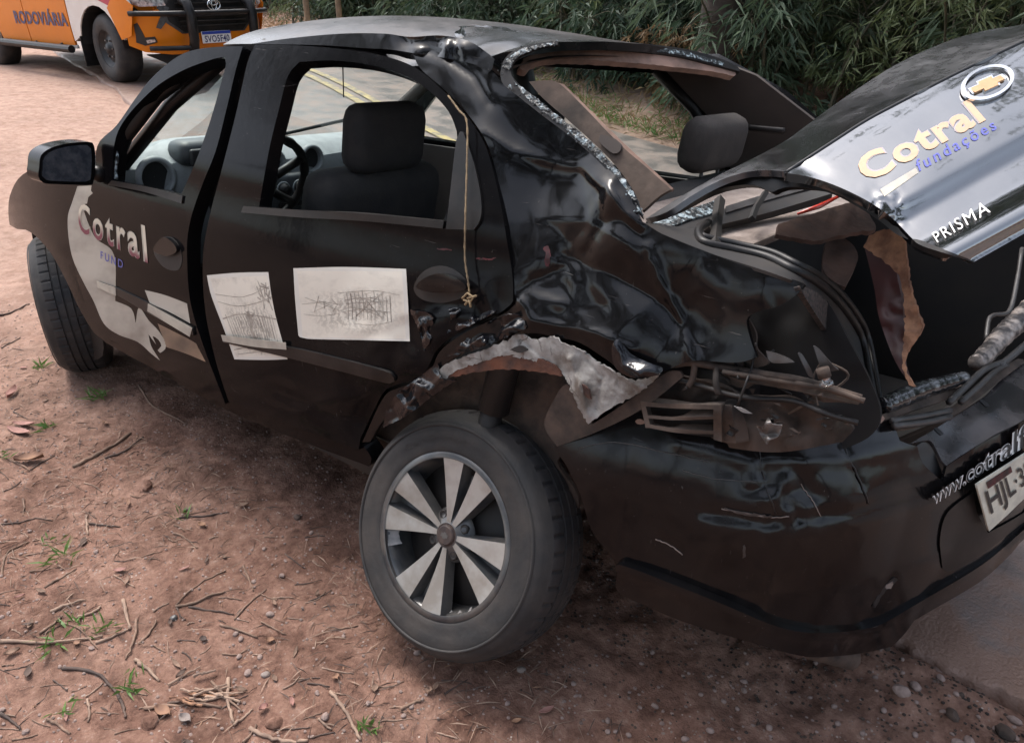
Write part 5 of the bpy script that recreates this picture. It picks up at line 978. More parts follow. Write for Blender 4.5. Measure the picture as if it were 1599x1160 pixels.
rbox('centre_stack', (1.50, .07, .845), (.08, .27, .15), .02, M['darkdash'], dash)
for k in range(3):
    V, F = lathe([(.026, 0), (.026, .012), (.020, .016), (.018, .030), (.001, .030)], 20); V = np.c_[-V[:, 1]+1.458, V[:, 0]+.15-.075*k, V[:, 2]+.865]; part('heater_knob', (V, F), M['plastic'], dash, True)
    t = np.linspace(0, 2*math.pi, 20); v, f = tube(B(np.c_[np.full(20, 1.456), .15-.075*k+.029*np.cos(t), .865+.029*np.sin(t)]), .004, 5, False); mk('knob_ring', v, f, M['greydash'], dash)
for k in range(5): rbox('dash_button', (1.458, .16-.045*k, .805), (.012, .034, .022), .004, M['plastic'], dash)
rbox('centre_console', (1.30, .0, .50), (.55, .20, .34), .04, M['darkdash'])
# steering wheel
t = np.linspace(0, 2*math.pi, 49); RT = rotm(0, math.radians(-24), 0)
ring_ = np.c_[np.zeros(49), .185*np.cos(t), .185*np.sin(t)] @ RT.T+np.array([1.28, .37, .93]); v, f = tube(B(ring_), .016+.002*np.sin(t*16), 10, False); sw = mk('steering_wheel', v, f, M['plastic'], CAR)
for a in (0, 2.6, 3.68):
    q = np.array([[0, .03*math.cos(a), .03*math.sin(a)], [.0, .18*math.cos(a), .18*math.sin(a)]]) @ RT.T+np.array([1.28, .37, .93]); v, f = tube(B(q), .016, 6); mk('wheel_spoke', v, f, M['plastic'], sw)
rbox('horn_pad', (1.275, .37, .93), (.05, .12, .11), .03, M['darkdash'], sw, (0, math.radians(-24), 0))
v, f = tube(B([(1.29, .37, .93), (1.52, .37, .86)]), .035, 8); mk('steering_column', v, f, M['darkdash'], sw)
# seats
def seat(y, x=.83):
    s = rbox('front_seat', (x+.18, y, .52), (.52, .50, .16), .05, M['seat']); rbox('seat_back', (x-.10, y, .77), (.15, .49, .62), .06, M['seat'], s, (0, math.radians(-12), 0)); h = rbox('headrest', (x-.20, y, 1.16), (.11, .285, .20), .05, M['seat'], s, (0, math.radians(-8), 0)); return s
seat(.37); seat(-.37)
rbox('rear_bench', (.22, 0, .50), (.5, 1.2, .18), .05, M['seat']); rb = rbox('rear_seat_back', (-.05, 0, .78), (.14, 1.2, .58), .05, M['seat'], None, (0, math.radians(-14), 0))
for y in (-.36, .30):
    if y > 0: continue
    rbox('headrest', (-.08, y, 1.165), (.11, .32, .17), .05, M['headrest'], rb, (0, math.radians(-8), 0))
    for d in (-.06, .06): v, f = tube(B([(-.08, y+d, 1.0), (-.08, y+d, 1.12)]), .006, 6); mk('headrest_post', v, f, M['greybar'], rb)
o = part('parcel_shelf', boxvf((-.32, -.02, 1.04), (.42, 1.14, .02), .006), M['shelf'])
# inner roof lining, door cards, sun visor and the hanging aerial cord
bodygrid('roof_lining', np.linspace(.02, .98, 24), np.linspace(-.95, .95, 21), lambda u, v: (lambda a: (a[0], a[1], a[2]-.035))(roof_fn(u, v)), M['trim'])
right_in('door_card', [(.90, .40), (.90, .975), (.06, .985), (.06, .5)], M['trim'], .07); right_in('door_card', [(1.78, .40), (1.74, .97), (1.0, .975), (1.0, .4)], M['trim'], .07)
rbox('sun_visor', (1.04, .33, 1.385), (.16, .36, .02), .008, M['trim'], None, (0, math.radians(14), 0)); rbox('mirror_inside', (1.24, .0, 1.37), (.03, .20, .055), .012, M['plastic'])
v, f = tube(B([(1.22, .02, 1.38), (1.225, .02, 1.22)]), .003, 4); mk('cord', v, f, M['plastic'], CAR)
rbox('grab_handle', (-.15, -.585, 1.20), (.14, .02, .02), .008, M['plastic'])
# door mirror
ou = [(61, 262), (64, 243), (80, 231), (108, 224), (138, 222), (147, 228), (149, 256), (146, 284), (138, 289), (90, 288), (68, 286), (60, 276)]
def body_plane(k, v):
    def f(p):
        d = rays(p) @ MB; o = (CAM-TB) @ MB; return (v-o[k])/d[:, k]
    return f
MSF = Surf(body_plane(0, 1.57))
P, F = tri2d(ou, (), 6); front = MSF.at(P, 0); mir = mk('door_mirror', front, F, M['paint'], CAR); thick(mir, .085)
panel('mirror_glass', [(67, 263), (69, 247), (82, 236), (108, 229), (136, 227), (142, 232), (143, 256), (141, 281), (134, 284), (90, 283), (72, 281), (66, 275)], MSF, M['mirror'], mir, lift=.004, th=.003, step=6)
v, f = tube(np.vstack([MSF.at([(140, 268)], -.05), FLANK.at([(162, 274)], -.01)]), np.array([.022, .03]), 8); mk('mirror_arm', v, f, M['plastic'], mir)
# crumbs of side glass left in the front of the window
panel('glass_shard', [(175, 278, 1), (182, 236, 1), (184, 250), (181, 262), (183, 281, 1)], FDOOR, M['glassbits'], fdoor, lift=.0, th=.004, step=3)

# stickers and lettering on the doors
FS = [(108, 312), (150, 294)]
panel('photo_sticker', [(121, 291, 1), (143, 290, 1), (142, 298), (145, 302), (138, 308), (136, 318), (130, 325), (148, 370), (178, 398), (180, 470, 1), (205, 482), (212, 505, 1), (217, 480), (232, 500), (247, 516), (258, 534), (258, 545), (250, 551, 1), (246, 547), (252, 540), (247, 530), (238, 525), (244, 538), (232, 522, 1), (236, 540), (250, 563, 1), (236, 552), (215, 534), (184, 522), (162, 505), (146, 470), (130, 440), (114, 405), (107, 370), (106, 338), (112, 318)], FDOOR, M['creamdirty'], fdoor, lift=.0172, th=0, step=6)
panel('sticker_on_moulding', [(151, 439, 1), (180, 449, 1), (181, 462, 1), (152, 449, 1)], FDOOR, M['cream'], fdoor, lift=.034, th=.001, step=5)
panel('sticker_on_moulding', [(231, 474, 1), (300, 512, 1), (296, 526, 1), (230, 486, 1)], FDOOR, M['cream'], fdoor, lift=.034, th=.001, step=5)
panel('photo_sticker', [(226, 453, 1), (258, 461), (292, 474, 1), (297, 505, 1), (262, 486), (234, 474, 1)], FDOOR, M['creamdirty'], fdoor, lift=.0172, th=0, step=6)
panel('photo_sticker', [(246, 505, 1), (290, 527), (306, 536, 1), (321, 565, 1), (290, 552), (260, 542, 1)], FDOOR, M['sillsticker'], fdoor, lift=.0172, th=0, step=6)
CQ = [(122, 361), (231, 412), (226, 352), (122, 316)]
M['fade'] = mat('red_to_cream_vinyl', (.58, .52, .42), .5)
_N, _L = M['fade'].node_tree.nodes, M['fade'].node_tree.links; _t = _N.new('ShaderNodeTexCoord'); _s = _N.new('ShaderNodeSeparateXYZ'); _r = _N.new('ShaderNodeValToRGB'); _L.new(_t.outputs['UV'], _s.inputs[0])
_m = _N.new('ShaderNodeMath'); _m.operation = 'MULTIPLY_ADD'; _m.inputs[1].default_value = .35; _L.new(_s.outputs[0], _m.inputs[0]); _L.new(_s.outputs[1], _m.inputs[2]); _L.new(_m.outputs[0], _r.inputs[0]); _r.color_ramp.elements[0].position = .36; _r.color_ramp.elements[1].position = .66
_r.color_ramp.elements[0].color = (.16, .02, .045, 1); _r.color_ramp.elements[1].color = (.58, .52, .42, 1); _L.new(_r.outputs[0], _N['Principled BSDF'].inputs['Base Color'])
lettering('door_lettering', 'Cotral', CQ, FDOOR, M['cream'], fdoor, .0195, .030, 0, 1.22)
lettering('door_lettering', 'Cotral', CQ, FDOOR, M['fade'], fdoor, .0205, .008, 0, 1.24)
lettering('door_lettering', 'FUND', [(157, 404), (192, 420), (192, 407), (157, 392)], FDOOR, M['bluevinyl'], fdoor, .0195, .012, 0, 1.4)
# the two photo prints on the rear door
def printmat(name, seed, k=1.):
    m = bpy.data.materials.new(name); m.use_nodes = True; N, L = m.node_tree.nodes, m.node_tree.links; p = N['Principled BSDF']; p.inputs['Roughness'].default_value = .38
    tc = N.new('ShaderNodeTexCoord'); mp = N.new('ShaderNodeMapping'); mp.inputs['Location'].default_value = (seed, seed*.7, 0); L.new(tc.outputs['UV'], mp.inputs[0])
    n = N.new('ShaderNodeTexNoise'); n.inputs['Scale'].default_value = 5; n.inputs['Detail'].default_value = 8; n.inputs['Roughness'].default_value = .7; L.new(mp.outputs[0], n.inputs[0])
    w = N.new('ShaderNodeTexWave'); w.inputs['Scale'].default_value = 5; w.inputs['Distortion'].default_value = 16; w.inputs['Detail'].default_value = 6; w.inputs['Detail Scale'].default_value = 1.6; w.inputs['Detail Roughness'].default_value = .7; L.new(mp.outputs[0], w.inputs[0])
    sp = N.new('ShaderNodeSeparateXYZ'); L.new(tc.outputs['UV'], sp.inputs[0])
    def mth(op, a, b, c=None):
        q = N.new('ShaderNodeMath'); q.operation = op; q.use_clamp = op == 'MULTIPLY_ADD'
        for k, s in enumerate((a, b, c)):
            if s is None: continue
            if isinstance(s, (int, float)): q.inputs[k].default_value = s
            else: L.new(s, q.inputs[k])
        return q.outputs[0]
    # drawing lives in the middle, sky above, margin round the print
    u, v = sp.outputs[0], sp.outputs[1]
    du = mth('ABSOLUTE', mth('SUBTRACT', u, .52), 0); dv = mth('ABSOLUTE', mth('SUBTRACT', v, .40), 0)
    body = mth('MULTIPLY', mth('MULTIPLY_ADD', du, -3.2, 1.5), mth('MULTIPLY_ADD', dv, -4.0, 1.45))
    lines = mth('MULTIPLY', mth('MULTIPLY_ADD', w.outputs[0], 2.0, -.35), mth('MULTIPLY_ADD', n.outputs[0], 6, -2.1))
    dark = mth('MULTIPLY', body, lines); dark = mth('MULTIPLY_ADD', dark, 1.0, mth('MULTIPLY', mth('MULTIPLY_ADD', n.outputs[0], 5, -2.5), .5))
    edge = mth('MINIMUM', mth('MINIMUM', u, mth('SUBTRACT', 1, u)), mth('MINIMUM', v, mth('SUBTRACT', 1, v))); ins = mth('GREATER_THAN', edge, .035)
    x = N.new('ShaderNodeMix'); x.data_type = 'RGBA'; x.inputs[6].default_value = (.66, .62, .54, 1); x.inputs[7].default_value = (.06, .05, .045, 1); L.new(mth('MULTIPLY', mth('MULTIPLY', dark, ins), k), x.inputs[0])
    y = N.new('ShaderNodeMix'); y.data_type = 'RGBA'; y.inputs[6].default_value = (.60, .58, .53, 1); L.new(ins, y.inputs[0]); L.new(x.outputs[2], y.inputs[7]); L.new(y.outputs[2], p.inputs['Base Color']); return m
WR = dents([('noise', 600, 500, 70, 40, .008, 111), ('round', [(470, 520), (540, 534), (640, 515)], 10, -.004)])
RD2 = Surf(side_depth, lambda p: DOORD(p)+0*WR(p))
Q1 = [(366, 561), (449, 561), (419, 425), (323, 430)]
panel('photo_print', [(323, 430, 1), (370, 426), (419, 425, 1), (424, 462), (432, 500), (449, 561, 1), (410, 562), (366, 561, 1), (350, 515), (330, 462)], RDOOR, printmat('street_photo_print', 3., .6), rdoor, lift=.0055, th=0, step=6, uvq=Q1)
panel('print_on_moulding', [(345, 523, 1), (400, 530), (446, 535, 1), (447, 546, 1), (400, 542), (348, 533, 1)], RDOOR, M['cream'], rdoor, lift=.0215, th=.001, step=5)
Q2 = [(467, 530), (640, 533), (634, 420), (458, 419)]
panel('photo_print', [(458, 419, 1), (540, 417), (634, 420, 1), (637, 470), (640, 533, 1), (560, 531), (480, 529), (466, 524, 1), (461, 470)], Surf(side_depth, lambda p: DOORD(p)-np.maximum(0, WR(p))), printmat('site_photo_print', 8., .42), rdoor, lift=.0055, th=0, step=6, uvq=Q2)
M['ink'] = mat('faded_print_ink', (.20, .175, .15), .45, c2=(.42, .385, .33), scale=30)
def strokes(Q, lines, par, S, lift):                  # printed drawing lying on the sheet
    H = homog(Q); parts = []
    for pts, w in lines:
        c = spline([(*p, 0) for p in pts], 3)[:, :2]; d = np.gradient(c, axis=0); nn = np.c_[-d[:, 1], d[:, 0]]/(np.linalg.norm(d, axis=1)[:, None]+1e-9)*w/2; m = len(c)
        parts.append((S.at(hmap(H, np.vstack([c+nn, c-nn])), lift), [(i, i+1, m+i+1, m+i) for i in range(m-1)]))
    return mk('printed_drawing', *join(parts), M['ink'], par, False)
_q = np.random.default_rng(3); L1 = [([(.04, .72), (.35, .66), (.7, .69), (.97, .75)], .008), ([(.04, .80), (.5, .76), (.97, .86)], .006), ([(.03, .52), (.4, .57), (.97, .50)], .012), ([(.04, .24), (.5, .20), (.97, .22)], .010), ([(.05, .13), (.4, .16), (.97, .10)], .014), ([(.10, .07), (.6, .10), (.95, .05)], .010)]
L1 += [([(.10+.044*k, .55+_q.normal()*.01), (.12+.043*k, .40), (.14+.042*k, .25+_q.normal()*.02)], _q.uniform(.005, .014)) for k in range(19)] + [([(.50, .60), (.52, .48), (.48, .36), (.53, .24)], .05), ([(.44, .58), (.53, .53), (.62, .59)], .022), ([(.80, .92), (.82, .80), (.80, .62)], .012), ([(.92, .90), (.90, .76), (.93, .60)], .010)] + [([(.72+_q.uniform(0, .2), .66+_q.uniform(0, .24)), (.76+_q.uniform(0, .2), .68+_q.uniform(0, .22))], .018) for k in range(9)] + [([(.25+_q.uniform(0, .6), .05+_q.uniform(0, .16)), (.30+_q.uniform(0, .6), .06+_q.uniform(0, .16))], .012) for k in range(8)]
strokes(Q1, L1, rdoor, RDOOR, .0064)
L2 = [([(.40, .55), (.62, .60), (.80, .56)], .008), ([(.42, .40), (.60, .44), (.84, .40)], .008), ([(.38, .66), (.70, .70), (.93, .64)], .006), ([(.05, .50), (.25, .53), (.40, .50)], .006), ([(.06, .36), (.22, .34), (.38, .38)], .006), ([(.50, .24), (.66, .22), (.85, .27)], .006)] + [([(.46+.035*k, .72-_q.uniform(0, .1)), (.47+.034*k, .50), (.46+.035*k, .26+_q.uniform(0, .1))], _q.uniform(.003, .009)) for k in range(12)] + [([(.44+_q.uniform(0, .4), .30+_q.uniform(0, .4)), (.48+_q.uniform(0, .4), .30+_q.uniform(0, .4))], _q.uniform(.004, .012)) for k in range(16)] + [([(.08+_q.uniform(0, .3), .34+_q.uniform(0, .3)), (.10+_q.uniform(0, .3), .34+_q.uniform(0, .3))], .006) for k in range(8)]
strokes(Q2, L2, rdoor, Surf(side_depth, lambda p: DOORD(p)-np.maximum(0, WR(p))), .0064)
# twine hanging down the rear door
TW = [(700, 150), (716, 172), (729, 192), (729, 260), (727, 330), (726, 400), (731, 440), (734, 466)]
P = RDOOR.at(spline([(*p, 0) for p in TW], 8), .028); v, f = tube(P, .0022+.0006*np.sin(np.arange(len(P))*2.2), 5)
kn = [tube(RDOOR.at(q, .030), .0028, 5) for q in ([(722, 466), (730, 458), (740, 464), (734, 472), (724, 468)], [(730, 466), (744, 462)], [(733, 468), (735, 480)], [(733, 468), (726, 476)])]
tag(mk('twine', *join([(v, f)]+kn), M['twine']), 'thin tan twine hanging with a knot over the rear door handle', 'twine')
# ------------------------------------------------------------------ patrol pickup on the far left
TRUCK = root('pickup_truck', 'orange and white highway patrol pickup with a black bull bar facing the wreck', 'pickup', (8.88, -3.80, .475), math.radians(-177.8))
M['orange'] = mat('orange_truck_paint', (.62, .175, .004), .35, c2=(.52, .14, .005), scale=3, amt=.4, spec=.3); M['twhite'] = mat('white_truck_paint', (.66, .64, .60), .3, c2=(.55, .50, .45), scale=4, amt=.5, coat=.3)
M['crimson'] = mat('crimson_stripe', (.36, .012, .05), .35); M['navy'] = mat('navy_lettering', (.035, .035, .11), .45); M['lamp'] = mat('clear_lamp', (.55, .56, .58), .08, .6, c2=(.12, .12, .13), scale=25, coat=1.); M['tglass'] = mat('dark_truck_glass', (.012, .014, .016), .06, coat=.5)
M['plateblue'] = mat('plate_blue_band', (.02, .05, .30), .4)
def tpart(nm, vf, m, par=None, smooth=False): return mk(nm, vf[0], vf[1], m, par or TRUCK, smooth, False)
def tsy(X, Z): return .915-.05*np.maximum(0, Z-1.12)*3.2*.9-.06*np.maximum(0, .62-Z)-.20*np.maximum(0, X-.35)**2
def tside(nm, outl, holes, m, s=-1, lift=0., th=.03, step=70):
    P, F = tri2d([(x*1000, -z*1000, 1) for x, z in outl], [[(x*1000, -z*1000, 1) for x, z in h] for h in holes], step, False)
    X, Z = P[:, 0]/1000, -P[:, 1]/1000; V = np.c_[X, s*(tsy(X, Z)+lift), Z]; o = tpart(nm, (V, F if s < 0 else F[:, ::-1]), m, None, True); return thick(o, th, -1)
ARC = [(.455*math.cos(a), .40+.455*math.sin(a)) for a in np.linspace(math.pi, 0, 13)]; RARC = [(x-3.085, z) for x, z in ARC]
for s in (-1, 1):
    tside('front_wing', [(-.62, .45)]+[(-.60, .45)]+ARC[1:-1]+[(.50, .50), (.62, .80), (.72, .86), (.66, .97), (.1, 1.10), (-.62, 1.17)], [], M['twhite'], s)
    tside('door_lower', [(-1.72, .40), (-.64, .40), (-.64, .90), (-1.72, .92)], [], M['orange'], s, .003); tside('door_upper', [(-1.72, .925), (-.64, .905), (-.64, 1.16), (-1.72, 1.18)], [], M['twhite'], s)
    tside('door_lower', [(-2.60, .62), (-2.5, .40), (-1.74, .40), (-1.74, .92), (-2.60, .94)], [], M['orange'], s, .003); tside('door_upper', [(-2.60, .945), (-1.74, .925), (-1.74, 1.18), (-2.60, 1.20)], [], M['twhite'], s)
    tside('bed_side', [(-4.2, .62), (-3.55, .60)]+RARC+[(-2.62, .62), (-2.62, 1.20), (-4.25, 1.22)], [], M['twhite'], s)
    tside('cab_side', [(-2.6, 1.20), (-.45, 1.17), (-1.15, 1.72), (-2.0, 1.80), (-2.55, 1.72)], [[(-2.45, 1.24), (-1.70, 1.23), (-1.70, 1.70), (-2.40, 1.68)], [(-1.62, 1.23), (-.75, 1.22), (-1.22, 1.64), (-1.62, 1.70)]], M['twhite'], s)
    tside('side_window', [(-2.45, 1.24), (-1.70, 1.23), (-1.70, 1.70), (-2.40, 1.68)], [], M['tglass'], s, -.02, .005, 200); tside('side_window', [(-1.62, 1.23), (-.75, 1.22), (-1.22, 1.64), (-1.62, 1.70)], [], M['tglass'], s, -.02, .005, 200)
    tside('stripe', [(-1.0, 1.14), (-.55, 1.05), (.10, .92), (.42, .83), (.56, .87), (.20, 1.0), (-.40, 1.12)], [], M['crimson'], s, .005, .002); tside('orange_flare', [(.30, .83), (.41, .62), (.46, .50), (.66, .55), (.78, .86), (.60, .97), (.42, .93)], [], M['orange'], s, .008, .004)
    tside('door_trim', [(-2.5, .36), (-.62, .36), (-.62, .40), (-2.5, .40)], [], M['twhite'], s)
    for z, r in ((.40, .045),): tpart('side_step', tube(np.array([[-.62, s*.97, .36], [-2.5, s*.97, .38]]), r, 10), M['plastic'])
    for x in (-.95, -1.6, -2.3): tpart('step_bracket', tube(np.array([[x, s*.97, .37], [x, s*.75, .46]]), .025, 6), M['plastic'])
    tpart('door_mirror', boxvf((-.62, s*1.06, 1.27), (.16, .20, .22), .05), M['plastic'], None, True)
    tpart('wheel_arch_liner', loft([np.array([(.452*math.cos(a), s*y, .40+.452*math.sin(a)) for a in np.linspace(0, math.pi, 14)]) for y in (.90, .50)], False, False), M['black']); tpart('mud_flap', boxvf((-.46, s*.80, .34), (.02, .24, .34), .006), M['plastic'])
# front: bumper skin, grille, lamps, bonnet, screen, roof
def tfx(Y, Z, x0=.95): return x0-.10*np.abs(Y/.92)**2-.30*np.abs(Y/.92)**6-.25*np.maximum(0, .55-Z)-.04*np.maximum(0, Z-.9)
def tfront(nm, outl, m, lift=0., th=.03, step=50, par=None, holes=()):
    zq = lambda z: .34+(z-.40)*.86 if z > .4 else z-.06
    outl = [(y, zq(z)) for y, z in outl]
    P, F = tri2d([(-y*1000, -z*1000, 1) for y, z in outl], [[(-y*1000, -z*1000, 1) for y, z in h] for h in holes], step, False); Y, Z = -P[:, 0]/1000, -P[:, 1]/1000
    return thick(tpart(nm, (np.c_[tfx(Y, Z)+lift, Y, Z], F[:, ::-1]), m, par, True), th, 1 if False else -1)
mir = lambda L: L+[(-y, z) for y, z in L[::-1]]
bump = tfront('front_bumper', mir([(0, .40), (-.55, .40), (-.80, .44), (-.90, .52), (-.915, .75), (-.90, .90), (-.62, .96), (-.56, .80), (-.40, .66), (0, .66)]), M['orange'], .0, .05)
tfront('lower_lip', mir([(0, .28), (-.60, .30), (-.78, .40), (-.55, .405), (0, .405)]), M['plastic'], -.03, .04)
gr = tfront('grille', mir([(0, .67), (-.40, .67), (-.55, .80), (-.60, .96), (-.50, 1.10), (0, 1.13)]), M['plastic'], .012, .04)
tfront('grille_surround', mir([(0, .655), (-.43, .655), (-.585, .79), (-.65, .98), (-.55, 1.13), (0, 1.16)]), M['greybar'], .004, .04, 50, gr, [mir([(0, .68), (-.40, .68), (-.53, .80), (-.585, .96), (-.49, 1.09), (0, 1.12)])[::-1]] if False else ())
for z in (.74, .80, .86, .95, 1.02): tfront('grille_bar', mir([(0, z), (-.44-.1*(z-.7), z), (-.44-.1*(z-.7), z+.016), (0, z+.016)]), M['dark'], .035, .02, 60, gr)
for sy in (.0,):
    for a, b, rx, rz, r in ((0, 0, .085, .058, .009), (0, 0, .032, .055, .007), (0, .018, .055, .022, .007)):
        t = np.linspace(0, 2*math.pi, 33); tpart('emblem', tube(np.c_[np.full(33, float(tfx(0., 1.0))+.055), a+rx*np.cos(t), .856+b+rz*np.sin(t)], r, 6, False), M['chrome'], gr, True)
for s in (-1, 1):
    tfront('headlight', [(s*y, z) for y, z in [(-.56, 1.0), (-.80, .99), (-.88, 1.04), (-.86, 1.13), (-.60, 1.12)]][::s*-1], M['lamp'], .012, .03); tfront('fog_lamp_slot', [(s*y, z) for y, z in [(-.70, .56), (-.80, .52), (-.86, .56), (-.86, .78), (-.835, .80), (-.80, .62), (-.72, .63)]][::s*-1], M['black'], .012, .02, 30)
    tfront('fog_lamp', [(s*y, z) for y, z in [(-.72, .565), (-.79, .55), (-.80, .59), (-.73, .60)]][::s*-1], M['lamp'], .03, .02, 20); tfront('lamp_trim', [(s*y, z) for y, z in [(-.54, .98), (-.60, .80), (-.66, .72), (-.70, .74), (-.62, .92), (-.58, 1.0)]][::s*-1], M['greybar'], .02, .02, 30)
U, V_ = np.meshgrid(np.linspace(0, 1, 10), np.linspace(-1, 1, 13), indexing='ij')
def tgrid(nm, fn, m):
    P = np.stack(fn(U, V_), -1).reshape(-1, 3); i = np.arange(U.size).reshape(U.shape); return thick(tpart(nm, (P, np.stack([i[:-1, :-1], i[1:, :-1], i[1:, 1:], i[:-1, 1:]], -1).reshape(-1, 4)), m, None, True), .02)
tgrid('bonnet', lambda u, v: (.90-u*1.45-.26*(1-u)*v**4, v*(.84+.05*u), 1.02+.24*u**.6-.06*v**2), M['twhite'])
tgrid('windscreen', lambda u, v: (-.50-u*.68-.06*v**2, v*(.80-.12*u), 1.25+u*.50), M['tglass'])
tgrid('roof', lambda u, v: (-1.14-u*1.42, v*.69, 1.76+.05*np.sin(u*3.1)-.05*v**2), M['twhite'])
tpart('light_bar', boxvf((-1.45, 0, 1.90), (.28, 1.15, .11), .04), M['redlens'], None, True)
tpart('chassis', join([boxvf((-1.6, 0, .52), (4.6, 1.2, .22)), boxvf((-3.4, 0, .80), (1.6, 1.7, .10)), boxvf((-4.24, 0, .92), (.05, 1.72, .55)), boxvf((-2.62, 0, 1.0), (.05, 1.7, .6))]), M['dark'])
# bull bar
bb = tpart('bull_bar', join([tube(np.array([[1.08, y, .36], [1.13, y, .50], [1.14, y, .76], [1.10, y, .88], [1.0, y, .92]]), .055 if abs(y) > .3 else .03, 10) for y in (-.42, .42)]+[tube(spline([(.72, -.92, .78), (1.0, -.72, .78), (1.12, -.42, .78), (1.13, 0, .78), (1.12, .42, .78), (1.0, .72, .78), (.72, .92, .78)], 5), .028, 8), tube(spline([(.85, -.82, .42), (1.03, -.62, .42), (1.12, -.40, .42)], 4), .026, 8), tube(spline([(.85, .82, .42), (1.03, .62, .42), (1.12, .40, .42)], 4), .026, 8)]), M['plastic'], None, True)
# plate and lettering
pl = tpart('number_plate', boxvf((.985, -.02, .51), (.012, .40, .13), .004), M['white']); tpart('plate_band', boxvf((.993, -.02, .558), (.004, .39, .032)), M['plateblue'], pl)
def tletters(nm, s, fn, m, par, bold=.02, spacing=1.05):
    V, F = text2d(s, bold, 0, spacing); mk(nm, fn(V[:, 0], V[:, 1]), F, m, par, False, False)
tletters('plate_lettering', 'SVO5F40', lambda u, v: np.c_[np.full(len(u), .993), .16-.36*(1-u)*1.0+.0 if False else -.19+.34*u, .455+.075*v], M['navy'], pl)
def dtext(u, v): X = -2.0+u*1.34; Z = .61+.19*v; return np.c_[X, -(tsy(X, Z)+.010), Z]
tletters('door_lettering', 'RODOVI\u00c1RIA', dtext, M['navy'], TRUCK, .03, 1.08)
# wheels
def twheel(x, y, s, steer=0.):
    w = bpy.data.objects.new('wheel', None); COL.objects.link(w); w.parent = TRUCK; w.location = (x, y, .385)
    cs, sn = math.cos(steer), math.sin(steer)
    def T(V): V = np.array(V)*[1, s, 1]; return np.c_[cs*V[:, 0]-sn*V[:, 1], sn*V[:, 0]+cs*V[:, 1], V[:, 2]]
    v, f = lathe([(.205, 0), (.22, .012), (.30, .02), (.345, .008), (.372, -.02), (.385, -.05), (.385, -.21), (.36, -.25), (.22, -.26)], 40); mk('tyre', T(v), f, M['rubber'], w, True, False)
    v, f = lathe([(.205, -.005), (.195, -.01), (.185, -.05), (.15, -.06), (.13, -.045), (.09, -.04), (.075, -.03), (.06, -.03), (.055, .0), (.0, .004)], 32); mk('rim', T(v), f, M['black'], w, True, False)
    for k in range(6):
        a = k*math.pi/3; v, f = lathe([(.011, -.04), (.011, -.015), (.0, -.013)], 6); mk('wheel_nut', T(v+np.array([.10*math.cos(a), 0, .10*math.sin(a)])), f, M['steel'], w, False, False)
for x in (0, -3.085):
    for s in (-1, 1): twheel(x, s*.86, s, math.radians(-6) if x == 0 else 0)
